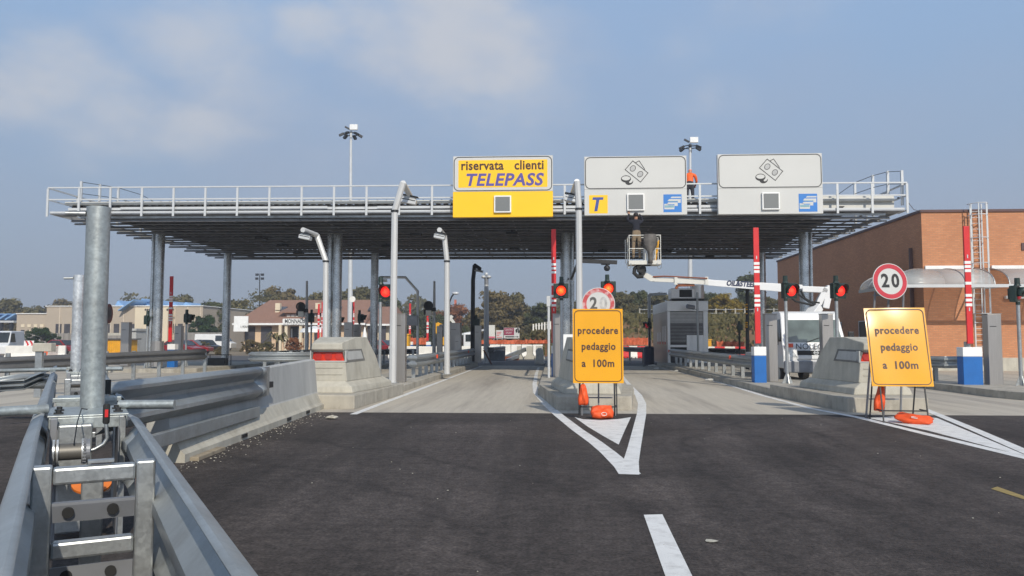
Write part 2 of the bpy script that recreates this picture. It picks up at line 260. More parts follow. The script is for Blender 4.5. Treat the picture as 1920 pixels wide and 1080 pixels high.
# ------------------------------------------------------------------ mesh builder
ORG = {}
class MB:
    def __init__(s): s.v = []; s.f = []; s.mi = []
    def add(s, vs, fs, m=0):
        k = len(s.v); s.v += [Vector(q) for q in vs]; s.f += [[i+k for i in f] for f in fs]; s.mi += [m]*len(fs); return s
    def bx(s, x0, x1, y0, y1, z0, z1, m=0, T=None):
        vs = [Vector((x, y, z)) for z in (z0, z1) for x, y in ((x0, y0), (x1, y0), (x1, y1), (x0, y1))]
        if T is not None: vs = [T @ q for q in vs]
        return s.add(vs, [[3, 2, 1, 0], [4, 5, 6, 7], [0, 1, 5, 4], [1, 2, 6, 5], [2, 3, 7, 6], [3, 0, 4, 7]], m)
    def box(s, c, d, m=0, T=None):
        return s.bx(c[0]-d[0]/2, c[0]+d[0]/2, c[1]-d[1]/2, c[1]+d[1]/2, c[2]-d[2]/2, c[2]+d[2]/2, m, T)
    def bar(s, a, b, wx, wy=None, m=0, upv=(0, 0, 1)):
        a = Vector(a); b = Vector(b); d = b-a; l = d.length; wy = wy or wx
        z = d.normalized(); u = Vector(upv)
        if abs(z.dot(u)) > .98: u = Vector((0, 1, 0))
        x = u.cross(z).normalized(); y = z.cross(x)
        T = Matrix(((x.x, y.x, z.x, a.x), (x.y, y.y, z.y, a.y), (x.z, y.z, z.z, a.z), (0, 0, 0, 1)))
        return s.bx(-wx/2, wx/2, -wy/2, wy/2, 0, l, m, T)
    def tube(s, pts, r, n=10, m=0, cap=True):
        pts = [Vector(p) for p in pts]; rs = r if isinstance(r, (list, tuple)) else [r]*len(pts); rings = []
        prev = None
        for i, p in enumerate(pts):
            t = ((pts[min(i+1, len(pts)-1)]-p).normalized() + (p-pts[max(i-1, 0)]).normalized())
            t = t.normalized() if t.length > 1e-6 else Vector((0, 0, 1))
            if prev is None:
                u = Vector((0, 0, 1)) if abs(t.z) < .9 else Vector((1, 0, 0)); x = u.cross(t).normalized()
            else:
                x = (prev - t*prev.dot(t)).normalized()
            prev = x; y = t.cross(x)
            rings.append([p + rs[i]*(math.cos(2*math.pi*k/n)*x + math.sin(2*math.pi*k/n)*y) for k in range(n)])
        return s.loft(rings, m, cap)
    def loft(s, rings, m=0, cap=True, closed=True):
        n = len(rings[0]); vs = [q for r in rings for q in r]; fs = []
        for i in range(len(rings)-1):
            for k in range(n if closed else n-1):
                j = (k+1) % n; fs.append([i*n+k, i*n+j, (i+1)*n+j, (i+1)*n+k])
        if cap and closed: fs += [list(range(n))[::-1], [(len(rings)-1)*n+k for k in range(n)]]
        return s.add(vs, fs, m)
    def prism(s, poly, z0, z1, m=0):      # xy polygon, extruded in z
        return s.loft([[Vector((x, y, z0)) for x, y in poly], [Vector((x, y, z1)) for x, y in poly]], m)
    def prof(s, poly, x0, x1, m=0, T=None, taper=None):   # (y,z) outline extruded along x ; taper(y,z)->factor
        f = taper or (lambda y, z: 1)
        ri = [[Vector((x*f(y, z), y, z)) for y, z in poly] for x in (x0, x1)]
        if T is not None: ri = [[T @ q for q in r] for r in ri]
        return s.loft(ri, m)
    def disc(s, c, r, nrm, n=24, m=0, th=.01):
        nrm = Vector(nrm).normalized(); return s.tube([Vector(c), Vector(c)+nrm*th], r, n, m)
    def ball(s, c, r, m=0, nu=10, nv=7):
        r = r if isinstance(r, (tuple, list)) else (r, r, r); rings = []
        for i in range(1, nv):
            a = math.pi*i/nv; rings.append([Vector((c[0]+r[0]*math.sin(a)*math.cos(2*math.pi*k/nu), c[1]+r[1]*math.sin(a)*math.sin(2*math.pi*k/nu), c[2]-r[2]*math.cos(a))) for k in range(nu)])
        return s.loft(rings, m)
    def build(s, name, mats, parent=None, smooth=False, bevel=0, loc=None, solid=0):
        mats = mats if isinstance(mats, (list, tuple)) else [mats]
        if parent is not None: o0 = ORG[parent]
        elif loc is not None: o0 = Vector(loc)
        else:
            xs = [q.x for q in s.v]; ys = [q.y for q in s.v]; zs = [q.z for q in s.v]; o0 = Vector(((min(xs)+max(xs))/2, (min(ys)+max(ys))/2, min(zs)))
        me = bpy.data.meshes.new(name); me.from_pydata([q-o0 for q in s.v], [], s.f)
        for q in mats: me.materials.append(q)
        for p, i in zip(me.polygons, s.mi): p.material_index = i; p.use_smooth = bool(smooth)
        bm = bmesh.new(); bm.from_mesh(me); bmesh.ops.recalc_face_normals(bm, faces=bm.faces); bm.to_mesh(me); bm.free()
        o = bpy.data.objects.new(name, me); COL.objects.link(o); ORG[o] = o0
        if parent is not None: o.parent = parent
        else: o.location = o0
        if smooth and smooth != 'all':
            try: me.set_sharp_from_angle(angle=R(38))
            except Exception: pass
        if solid: q = o.modifiers.new('solid', 'SOLIDIFY'); q.thickness = solid; q.offset = 0
        if bevel: q = o.modifiers.new('bevel', 'BEVEL'); q.width = bevel; q.segments = 2; q.limit_method = 'ANGLE'; q.angle_limit = R(35)
        return o
def tag(o, label=None, cat=None, group=None, kind=None):
    if label: o['label'] = label
    if cat: o['category'] = cat
    if group: o['group'] = group
    if kind: o['kind'] = kind
    return o
def thing(name, loc, label, cat, group=None):
    o = bpy.data.objects.new(name, None); COL.objects.link(o); o.location = loc; ORG[o] = Vector(loc); o.empty_display_size = .2
    return tag(o, label, cat, group)
def dup(root, loc, rz=0, label=None, scale=None, group=None):
    r = root.copy(); COL.objects.link(r); r.location = loc; r.rotation_euler = (0, 0, rz)
    if scale: r.scale = scale
    if label: r['label'] = label
    if group: r['group'] = group
    for ch in list(root.children):
        c = ch.copy(); COL.objects.link(c); c.parent = r
        for g in list(ch.children):
            d = g.copy(); COL.objects.link(d); d.parent = c
    return r
def struct(mb, name, m, **k): return tag(mb.build(name, m, **k), kind='structure')
def text(s, size, m, parent, T, name='lettering', shear=0, bold=0.0, depth=.004, align='CENTER', space=1.0, sx=1.0):
    cu = bpy.data.curves.new('t', 'FONT'); cu.body = s; cu.size = size; cu.align_x = align; cu.align_y = 'CENTER'; cu.shear = shear; cu.offset = bold; cu.extrude = depth/2; cu.space_character = space; cu.resolution_u = 3
    to = bpy.data.objects.new('t', cu); COL.objects.link(to); dg = bpy.context.evaluated_depsgraph_get(); dg.update()
    me = bpy.data.meshes.new_from_object(to.evaluated_get(dg)); bpy.data.objects.remove(to)
    o0 = ORG[parent] if parent else Vector((0, 0, 0))
    me.transform(Matrix.Translation(-o0) @ T @ Matrix.Diagonal((sx, 1, 1, 1))); me.materials.clear(); me.materials.append(m)
    o = bpy.data.objects.new(name, me); COL.objects.link(o); o.parent = parent; ORG[o] = o0; return o
FACE = Matrix.Rotation(R(90), 4, 'X')      # text plane -> faces -Y
def facing(c, rx=0, rz=0): return Matrix.Translation(Vector(c)) @ Matrix.Rotation(rz, 4, 'Z') @ Matrix.Rotation(rx, 4, 'X') @ FACE
def wprof(h, n, d):
    k = 8*n+1; return [(d*min(1, max(0, (.5-.5*math.cos(2*math.pi*n*i/(k-1)))*1.5-.25)), -h*i/(k-1)) for i in range(k)]
THRIE = [(-.01, -.005), (.02, 0), (.09, -.025), (.115, -.05), (.115, -.085), (.02, -.165), (-.025, -.195), (-.03, -.245), (0, -.275), (.11, -.355), (.115, -.40), (.02, -.48), (-.01, -.5)]
def sweep(mb, path, profile, side=1, m=0):   # path of (x,y,z); offset to the path's right * side
    path = [Vector(p) for p in path]; rings = []
    for i, p in enumerate(path):
        t = (path[min(i+1, len(path)-1)]-path[max(i-1, 0)]); t.z = 0; t.normalize(); nrm = Vector((t.y, -t.x, 0))*side
        rings.append([p + nrm*o + Vector((0, 0, z)) for o, z in profile])
    return mb.loft(rings, m, False, False)
def rrect(w, h, r, n=6):
    pts = []
    for cx, cy, a0 in ((w/2-r, h/2-r, 0), (-w/2+r, h/2-r, 90), (-w/2+r, -h/2+r, 180), (w/2-r, -h/2+r, 270)):
        for i in range(n+1): a = R(a0+90*i/n); pts.append((cx+r*math.cos(a), cy+r*math.sin(a)))
    return pts
def ring2d(mb, outer, inner, T, z0, z1, m=0):
    n = len(outer); vs = []
    for z in (z0, z1): vs += [T @ Vector((x, y, z)) for x, y in outer] + [T @ Vector((x, y, z)) for x, y in inner]
    fs = []
    for k in range(n):
        j = (k+1) % n; a, b = 0, n; c, d = 2*n, 3*n
        fs += [[a+k, a+j, b+j, b+k], [c+k, d+k, d+j, c+j], [a+k, c+k, c+j, a+j], [b+k, b+j, d+j, d+k]]
    mb.add(vs, fs, m)
def plate2d(mb, poly, T, z0, z1, m=0): mb.loft([[T @ Vector((x, y, z)) for x, y in poly] for z in (z0, z1)], m)
def circ(r, n=28, c=(0, 0), sx=1, sy=1, rot=0):
    o = []
    for k in range(n):
        a = 2*math.pi*k/n; x = r*sx*math.cos(a); y = r*sy*math.sin(a); o.append((c[0]+x*math.cos(rot)-y*math.sin(rot), c[1]+x*math.sin(rot)+y*math.cos(rot)))
    return o

# ================================================================== ground
def sheet(name, x0, x1, y0, y1, z, m): return struct(MB().add([(x0, y0, z), (x1, y0, z), (x1, y1, z), (x0, y1, z)], [[0, 1, 2, 3]]), name, m, loc=(0, 0, 0))
sheet('ground', -450, 450, -60, 600, -.03, M_soil)
sheet('asphalt_road', -60, 60, -12, 16.36, 0, M_asphalt)
sheet('concrete_paving', -60, 40, 16.36, 45.5, 0, M_slab)
sheet('far_road', -60, 40, 45.5, 72, -.004, M_oldasph)
mb = MB(); nx, ny = 60, 14      # earth bank behind the plaza on the right
hv = []
for j in range(ny+1):
    for i in range(nx+1):
        x = -8+i*1.6; y = 68+j*2.6; a = min(1, max(0, (x+8)/16)); b = min(1, max(0, (y-70)/15)); a = a*a*(3-2*a); b = b*b*(3-2*b)
        hv.append((x, y, -.06+3.9*a*b+random.uniform(-.1, .1)*b))
mb.add(hv, [[j*(nx+1)+i, j*(nx+1)+i+1, (j+1)*(nx+1)+i+1, (j+1)*(nx+1)+i] for j in range(ny) for i in range(nx)])
struct(mb, 'earth_bank', M_bank, smooth='all')
# markings, 4 mm above
def paint(polys, name='road_marking', m=None, z=.004):
    mb = MB()
    for p in polys: mb.add([(x, y, z) for x, y in p], [list(range(len(p)))])
    return struct(mb, name, m or M_lineworn)
def strip(path, wd):
    a, b = [], []
    for i, p in enumerate(path):
        p = Vector(p); t = (Vector(path[min(i+1, len(path)-1)])-Vector(path[max(i-1, 0)])).normalized(); n = Vector((t.y, -t.x))
        ww = wd[i] if isinstance(wd, (list, tuple)) else wd
        a.append(p-n*ww/2); b.append(p+n*ww/2)
    return [[tuple(a[i]), tuple(b[i]), tuple(b[i+1]), tuple(a[i+1])] for i in range(len(path)-1)]
def gp(*pts): return [tuple(G(x, y)[:2]) for x, y in pts]
paint(strip([(-4.02, 15.9), (-4.03, 18), (-4.03, 22), (-4.08, 45)], .15))
paint(strip(gp((1010, 689), (1006, 700), (1002.5, 720), (1005.5, 736), (1024, 758), (1048, 779), (1082, 805.6), (1117, 830), (1141.6, 849.6), (1170, 876), (1181, 889)), [.12, .13, .15, .18, .185, .19, .195, .20, .21, .23, .25]))
paint(strip(gp((1162, 700), (1176, 717), (1186, 729), (1197, 741), (1204, 757), (1203, 776), (1196, 808), (1189, 840), (1183, 866), (1180, 890)), [.12, .13, .16, .185, .19, .185, .18, .18, .19, .22]), z=.0045)
paint([gp((1077, 782.5), (1094, 786.5), (1127, 788), (1160, 786), (1183, 782.5), (1172, 806), (1160, 834), (1133, 819), (1103, 801))])
paint(strip(gp((1236, 690), (1300, 704), (1373, 724), (1429, 741.5), (1520, 766), (1610, 783), (1741, 815), (1920, 858), (1990, 875)), [.12, .13, .14, .15, .16, .17, .17, .17, .17]))
paint(strip(gp((1725, 764), (1762, 779), (1830, 807), (1920, 846), (1990, 876)), .17))
paint([gp((1628, 784), (1700, 780), (1757, 784), (1850, 823), (1935, 859), (1940, 861), (1741, 808))])
paint([[tuple(G(1207, 966)[:2]), tuple(G(1242, 965)[:2]), tuple(G(1300, 1085)[:2]), tuple(G(1249, 1085)[:2])]])
paint([gp((1858, 917), (1870, 913), (1935, 936), (1935, 942))], m=mat('faded yellow line', (.30, .22, .07), .7, 0, .25, 12))

# kerbed islands
def island(nose, rear, label):
    t = thing('traffic_island', (nose[0][0], nose[0][1], 0), label, 'kerb island', 'kerbed concrete islands between the toll lanes')
    if nose: MB().prism(nose, -.02, .30).build('nose_block', M_kerb, t, bevel=.03)
    mb = MB().prism(rear, -.02, .19); mb.build('kerb_slab', M_kerb, t, bevel=.02)
    return t
def sh(poly, dx): return [(x+dx, y) for x, y in poly]
island([(-6.4, 21.8), (-5.95, 17.2), (-4.3, 17.1), (-4.13, 21.8)], [(-6.5, 21.81), (-4.3, 21.81), (-4.35, 45.3), (-6.5, 45.3)], 'concrete kerb island under the cushion with the jersey barrier in front')
island([(-.42, 21.5), (.02, 17.1), (1.62, 17.1), (2.08, 21.5)], [(-.46, 21.51), (2.1, 21.51), (2.0, 45.3), (-.5, 45.3)], 'middle concrete kerb island with white lines meeting in front of it')
island([(5.72, 21.8), (6.0, 16.95), (7.65, 16.95), (8.35, 21.8)], [(5.74, 21.81), (8.35, 21.81), (8.35, 45.3), (5.70, 45.3)], 'concrete kerb island under the right cushion beside the tilted sign')
t = thing('traffic_island', (11.3, 20.6, 0), 'low kerb island cut by the right edge of the photo', 'kerb island', 'kerbed concrete islands between the toll lanes')
MB().prism([(11.25, 21.3), (11.5, 20.3), (14.2, 20.0), (14.4, 40), (11.35, 40)], -.02, .2).build('kerb_slab', M_kerb, t, bevel=.02)
t = thing('traffic_island', (-19.5, 35.5, 0), 'low kerb island far left, carrying the outer canopy columns', 'kerb island', 'kerbed concrete islands between the toll lanes')
MB().prism([(-22.2, 37.0), (-21.6, 35.6), (-17.0, 35.0), (-16.4, 36), (-16.2, 47), (-22, 47)], -.02, .17).build('kerb_slab', M_kerb, t, bevel=.02)
t = thing('traffic_island', (-10.5, 30, 0), 'low kerb island half hidden behind the big guardrail and jersey barrier', 'kerb island', 'kerbed concrete islands between the toll lanes')
MB().prism([(-12.0, 31), (-11.2, 29.8), (-9.6, 29.8), (-8.9, 31), (-8.9, 46), (-12, 46)], -.02, .17).build('kerb_slab', M_kerb, t, bevel=.02)

# ================================================================== concrete crash cushions
def cushion(loc, label):
    t = thing('crash_cushion', loc, label, 'crash cushion', 'concrete cushions at the lane islands'); ox, oy, oz = loc
    def T(): return Matrix.Translation(Vector(loc))
    def wid(y): return .43 + .13*max(0, y)
    mb = MB()
    def lay(outl, z0f=None):   # outline (y,z); width varies with y, leaning in with z
        ra, rb = [], []
        for y, z in outl:
            k = wid(y) - .10*max(0, z-.25); ra.append(Vector((ox-k, oy+y, oz+z))); rb.append(Vector((ox+k, oy+y, oz+z)))
        mb.loft([ra, rb])
    lay([(.06, .25), (.06, .68), (.22, .70), (.22, .93), (.0, .94), (-.05, .97), (-.05, 1.10), (.04, 1.135), (.85, 1.25), (1.55, 1.25), (2.05, .80), (2.28, .46), (2.36, .25)])
    mb.build('body', M_conc, t, bevel=.018)
    b = MB(); r0 = [(ox-.62, oy-.13, oz), (ox+.62, oy-.13, oz), (ox+.92, oy+2.75, oz), (ox-.92, oy+2.75, oz)]
    r1 = [(ox-.58, oy-.10, oz+.14), (ox+.58, oy-.10, oz+.14), (ox+.90, oy+2.7, oz+.14), (ox-.90, oy+2.7, oz+.14)]
    r2 = [(ox-.40, oy+.03, oz+.26), (ox+.40, oy+.03, oz+.26), (ox+.74, oy+2.45, oz+.26), (ox-.74, oy+2.45, oz+.26)]
    b.loft([[Vector(q) for q in r] for r in (r0, r1, r2)]); b.build('plinth', M_conc, t, bevel=.015)
    l = MB().bx(ox-.385, ox+.385, oy+.10, oy+.215, oz+.705, oz+.925).build('lamp_window', M_redglass, t)
    mm = MB()
    for k in (-.24, 0, .24): mm.disc((ox+k, oy+.10, oz+.815), .085, (0, -1, 0), 18, 0, .015)
    mm.build('lamp', M_reddark, l)
    f = MB()
    for x0, x1, z0, z1 in ((-.415, .415, .685, .712), (-.415, .415, .912, .942), (-.415, -.385, .712, .912), (.385, .415, .712, .912)): f.bx(ox+x0, ox+x1, oy+.055, oy+.22, oz+z0, oz+z1)
    f.build('window_frame', M_concgrey, t)
    pn = MB()
    for i in range(2): pn.bx(ox-.33, ox+.33, oy+.045, oy+.07, oz+.40+i*.15, oz+.415+i*.15)
    pn.build('front_groove', M_conc, t)
    for s in (-1, 1):            # side windows
        def q(y, z, e): k = wid(y)-.10*max(0, z-.25)+e; return Vector((ox+s*k, oy+y, oz+z))
        fr = MB(); pts = [(.10, .68), (1.25, .70), (1.10, .97), (.02, .96)]
        fr.loft([[q(y, z, -.03) for y, z in pts], [q(y, z, .014) for y, z in pts]]); fo = fr.build('side_window', mat_frame, t)
        pi = MB(); pts2 = [(.20, .725), (1.13, .74), (1.02, .93), (.13, .92)]
        pi.loft([[q(y, z, 0) for y, z in pts2], [q(y, z, .019) for y, z in pts2]]); pi.build('side_panel', M_concgrey, fo)
    return t
mat_frame = mat('weathered grey frame', (.17, .165, .15), .8, 0, .15, 4)
cushion((-5.12, 17.85, .30), 'concrete crash cushion with red lamp window behind the jersey barrier')
cushion((.82, 17.8, .30), 'concrete crash cushion mostly hidden behind the upright yellow sign')
cushion((7.05, 17.85, .30), 'grey shaded concrete crash cushion left of the leaning yellow sign')

# ================================================================== jersey barrier + guardrails on it
t = thing('jersey_barrier', (-4.9, 13.5, 0), 'grey concrete jersey barrier ending at the crash cushion', 'concrete barrier')
mb = MB(); A, B = Vector((-4.50, 9.6, 0)), Vector((-5.0, 17.3, 0)); ud = (B-A).normalized(); nn = Vector((-ud.y, ud.x, 0))
def jp(p, zt): return [p+nn*o+Vector((0, 0, z)) for o, z in ((0, 0), (0, .09), (.05, .13), (.17, .36), (.235, zt-.02), (.25, zt), (.40, zt), (.42, zt-.02), (.48, .36), (.60, .13), (.65, .09), (.65, 0))]
mb.loft([jp(A, .95), jp(A+ud*3.5, 1.0), jp(B, 1.06)]); mb.build('wall', M_concgrey, t, bevel=.01)
mb = MB()
def jt(p): return [p+nn*o+Vector((0, 0, z)) for o, z in ((-.012, 0), (-.012, .10), (.04, .145), (.15, .34), (.16, .33), (.3, .002))]
mb.loft([jt(A-ud*.003), jt(B+ud*.003)]); mb.build('toe', M_conc, t)
for d in (2.1, 4.6, 6.0): MB().bar(A+ud*d-nn*.02+Vector((0, 0, .065)), A+ud*(d+.22)-nn*.02+Vector((0, 0, .065)), .03, .05).build('lifting_slot', M_black, t)
t = thing('thrie_beam_guardrail', (-4.7, 10.5, 0), 'broad three wave guardrail panel bolted to the jersey barrier', 'guardrail')
mb = MB(); sweep(mb, [(-4.50, 7.7, 1.06), (-4.55, 8.3, 1.06), (-4.64, 10, 1.06), (-4.76, 12.6, 1.06)], THRIE, 1); mb.build('beam', M_rail, t, smooth=True, solid=.006)
mb = MB(); pa = [Vector((-4.756+o-.0, 12.59, 1.06+z)) for o, z in THRIE]; pb_ = [Vector((-4.775+.5*o, 12.95, 1.04+z*.96)) for o, z in THRIE]; pc_ = [Vector((-4.785+.12*o, 13.12, 1.03+z*.94)) for o, z in THRIE]
mb.loft([pa, pb_, pc_], 0, False, False); mb.build('end_shoe', M_rail, t, smooth=True, solid=.006)
MB().bx(-4.84, -4.795, 12.95, 13.3, .56, 1.04).build('end_plate', M_galv, t, bevel=.005); MB().bx(-4.90, -4.80, 13.32, 13.5, .68, .78).build('socket', M_black, t)
mb = MB(); bl = MB()
for y in (8.6, 9.4, 10.6, 11.4, 12.2):
    for z in (.98, .75):
        bl.disc((-4.60-.035*(y-8.6)/1+.075*(z > .9)-.03, y, z-.02), .018, (1, -.05, 0), 8, 0, .02)
bl.build('bolt', M_darkmetal, t)
t = thing('box_rail', (-4.7, 10.5, 0), 'straight blue grey box rail low along the jersey barrier', 'guardrail')
MB().bar((-4.42, 8.2, .36), (-4.78, 12.75, .34), .07, .17).build('beam', M_rail, t, bevel=.012)
mb = MB()
for y in (9.8, 11.2, 12.4): mb.bar((-4.56-.07*(y-9.1), y, .36), (-4.72-.07*(y-9.1), y, .36), .05)
mb.build('bracket', M_galv, t)
tag(MB().bar((-4.44, 9.75, .025), (-4.50, 10.7, .025), .11, .05).build('timber_wedge', mat('weathered plank', (.30, .25, .18), .9, 0, .25, 6), bevel=.005), 'weathered timber plank lying along the jersey barrier foot', 'plank')

# ================================================================== lifting median gate (foreground, turned 31 degrees)
GA = R(31.4)
t = thing('median_gate', (-2.05, 3.51, 0), 'galvanised steel median gate with lifting posts and winches in the left foreground', 'road gate')
TG = Matrix.Translation(Vector((-2.05, 3.51, 0))) @ Matrix.Rotation(GA, 4, 'Z')     # local x = across (to the right), y = along
def gpt(x, y, z): return TG @ Vector((x, y, z))
def gpath(x, ys, z): return [gpt(x, y, z) for y in ys]
GTH = [(o*.66, z) for o, z in THRIE]
def lx_(y): return -.245-.021*y if y < 1.5 else -.276-.0148*(y-1.5)
for x, s, ys in ((.255, 1, (-3.2, -1.5, 0, 1.5, 2.2)), (.255, 1, (4.6, 6, 8, 10.6)), (None, -1, (-3.2, -1, 1, 1.5, 2.6)), (None, -1, (2.62, 5, 8, 11)), (None, -1, (11.5, 13, 15)), (.28, 1, (11.5, 13, 15))):
    mb = MB(); sweep(mb, [gpt(x if x else lx_(y), y, .955) for y in ys], GTH, s); mb.build('beam', M_rail, t, smooth=True, solid=.006)
mb = MB(); sweep(mb, [gpt(.255, 2.2, .955), gpt(.25, 2.45, .95), gpt(.235, 2.62, .935)], GTH, 1); mb.build('beam', M_rail, t, smooth=True, solid=.006)
def gate_frame(y0, zt=.95):
    for s in (-1, 1): MB().bx(min(s*.165, s*.245), max(s*.165, s*.245), y0-.04, y0+.04, 0, zt, 0, TG).build('frame_post', M_galv, t, bevel=.010)
    for za, zb_, hy in ((zt-.085, zt-.01, .034), (.545, .62, .034), (.12, .2, .03)): MB().bx(-.164, .164, y0-hy, y0+hy, za, zb_, 0, TG).build('frame_rail', M_galv, t, bevel=.012)
    mb = MB(); mb.bx(-.164, .164, y0-.02, y0+.02, .775, .787, 0, TG).loft([[gpt(x, y0-.02, .775), gpt(x, y0+.0, .70), gpt(x, y0+.012, .70), gpt(x, y0+.0, .775)] for x in (-.164, .164)])
    c1 = mb.build('cross_plate', M_steelgate, t); c2 = MB().bx(-.164, .164, y0+.03, y0+.04, .38, .50, 0, TG).build('cross_plate', M_steelgate, t)
    for x in (-.1, .075): MB().disc(gpt(x, y0-.017, .745), .024, TG.to_3x3() @ Vector((0, -1, -.2)), 16, 0, .012).build('rubber_plug', M_rubber, c1, smooth=True); MB().disc(gpt(x, y0+.03, .46), .024, TG.to_3x3() @ Vector((0, -1, 0)), 16, 0, .012).build('rubber_plug', M_rubber, c2, smooth=True)
M_steelgate = mat('grey steel plate', (.24, .25, .27), .5, .4, .15, 4)
gate_frame(0)
MB().bx(-.03, .075, -.02, .03, .951, .962, 0, TG).build('weld_plate', M_galv, t)
gate_frame(8.7)
mb = MB().bx(-.05, .05, .5, .6, 0, .80, 0, TG); mb.build('inner_post', M_galv, t, bevel=.008)
o = MB().disc(gpt(0, .74, .735), .095, TG.to_3x3() @ Vector((0, -.42, 1)), 24, 0, .012).build('reflector', mat('orange reflector', (.75, .20, .03), .4), t)
def lift_unit(y0, ph, hx, bright, yb):
    for s in (-1, 1):          # side channels
        for dy in (-.85, -.30, .3): MB().bx(min(s*.2, s*.245), max(s*.2, s*.245), y0+dy, y0+dy+.06, 0, .93, 0, TG).build('channel', M_galv if s > 0 else M_steelgate, t, bevel=.004)
        MB().bx(min(s*.195, s*.2), max(s*.195, s*.2), y0-.9, y0-.3, .05, .85, 0, TG).build('side_plate', M_steelgate, t)
    bp_ = MB().bx(-.27, .27, y0-.75, y0+.10, .925, .94, 0, TG).bx(-.26, .26, y0-.75, y0-.735, .84, .924, 0, TG).build('base_plate', M_galvpost, t, bevel=.005)
    MB().bx(-.25, .25, y0+.85, y0+1.6, .93, .945, 0, TG).bx(-.25, .25, y0+.85, y0+.87, .86, .929, 0, TG).build('rear_plate', M_galvpost, t, bevel=.005); MB().bx(-.27, .27, y0+.55, y0+.63, .945, .985, 0, TG).build('cross_bar', M_galvpost, t, bevel=.005)
    for x in (-.2, .2):
        for dy in (-.58, -.28): MB().box((x, y0+dy, .946), (.065, .06, .01), 0, TG).tube([gpt(x, y0+dy, .951), gpt(x, y0+dy, .972)], .02, 6).build('bolt', M_darkmetal, bp_)
    mb = MB(); n = 20
    mb.tube([gpt(hx, y0, .94), gpt(hx, y0, ph)], .092, 28); c = mb.build('lifting_post', bright, t, smooth=True)
    mb = MB().tube([gpt(hx-.093, y0, ph-.06), gpt(hx-.24, y0+.03, ph-.065)], .022, 10).build('lug', M_galv, c, smooth=True)
    mb = MB().bx(-.195, .025, y0-.92, y0-.76, .12, .885, 0, TG); mb.build('slide_box', M_galv, t, bevel=.012)
    wn = MB().tube([gpt(-.20, y0-1.44, .76), gpt(-.03, y0-1.44, .76)], .055, 20).build('winch', mat_cable, t, smooth=True)
    for x in (-.212, -.19, -.045):
        MB().tube([gpt(x, y0-1.44, .76), gpt(x+.012, y0-1.44, .76)], .082, 26).build('drum_flange', M_galvbright, wn, smooth=True)
    mb = MB().tube([gpt(-.02, y0-1.44, .76), gpt(.005, y0-1.44, .76)], .078, 26)
    for k in range(22): a = 2*math.pi*k/22; mb.box((-.028, y0-1.44+.078*math.cos(a), .76+.078*math.sin(a)), (.02, .012, .012), 0, TG)
    mb.build('gear', M_steelgate, wn)
    MB().tube([gpt(-.09, y0-1.49, .81), gpt(-.075, y0-1.2, .93), gpt(-.05, y0-.72, .985), gpt(-.01, y0-.5, .96)], .004, 6).build('cable', M_darkmetal, wn)
    cr = MB().tube([gpt(.0, y0-1.46, .76), gpt(.035, y0-1.46, .77), gpt(.085, y0-1.46, .80), gpt(.105, y0-1.46, .84), gpt(.095, y0-1.46, .94)], .013, 10).build('crank', M_galv, t, smooth=True)
    MB().tube([gpt(.095, y0-1.46, .935), gpt(.095, y0-1.46, .945), gpt(.095, y0-1.46, 1.055), gpt(.095, y0-1.46, 1.065)], [.018, .022, .022, .017], 12).build('grip', M_rubber, cr, smooth=True)
    MB().bx(.085, .105, y0-1.486, y0-1.476, .98, 1.03, 0, TG).build('grip_label', M_red, cr)
    g2 = MB().tube([gpt(.16, y0+.7, .94), gpt(.16, y0+.7, 1.0)], .02, 10).build('locking_pin', M_galv, t, smooth=True)
    MB().tube([gpt(.16, y0+.7, 1.0), gpt(.16, y0+.7, 1.13)], .028, 12).build('grip', M_rubber, g2, smooth=True)
    mb = MB().tube([gpt(-.27, y0-.62, .985), gpt(-1.4, y0-.95, .98)], .035, 14); mb.build('swing_bar', M_galvpost, t, smooth=True)
    mb = MB().tube([gpt(.22, y0-.25, .97), gpt(.62, y0-.42, .97)], .037, 14); mb.build('swing_bar', M_galvpost, t, smooth=True)
mat_cable = mat('steel cable', (.18, .17, .15), .5, .5, .35, 60, stretch=(1, 30, 30))
lift_unit(3.45, 2.605, .03, M_galvpost, 0)
lift_unit(12.4, 2.66, -.12, M_galvbright, 0)
mb = MB().tube([gpt(.55, 6.4, .98), gpt(1.2, 6.9, .96)], .04, 12); mb.build('swing_bar', M_galvpost, t, smooth=True)
# torn rails lying beyond
tg = thing('torn_guardrail', tuple(P(50, 715, 16)), 'bent torn guardrail pieces lying beyond the gate at the left edge', 'guardrail')
mb = MB(); a, b, c = P(-30, 712, 15.5), P(40, 700, 16), P(95, 700, 16.5); sweep(mb, [a, b, c+Vector((0, 0, -.02))], wprof(.31, 2, .08), 1); mb.build('beam', M_rail, tg, smooth=True, solid=.006)
mb = MB(); sweep(mb, [P(-20, 716, 14), P(45, 712, 14), P(75, 700, 14.4), P(97, 694, 15)], [(o, z*.6) for o, z in wprof(.31, 2, .14)], -1); mb.build('bent_beam', M_rail, tg, smooth=True, solid=.006)
q = P(73, 697, 20); t = thing('capped_post', (q.x, q.y, 0), 'steel post with a pale concrete cap before the far guardrail', 'post')
MB().bx(q.x-.09, q.x+.09, q.y-.05, q.y+.05, 0, 1.18).build('post', M_galv, t, bevel=.008); MB().bx(q.x-.14, q.x+.36, q.y-.1, q.y+.12, 1.18, 1.40).build('cap', M_conc, t, bevel=.02)

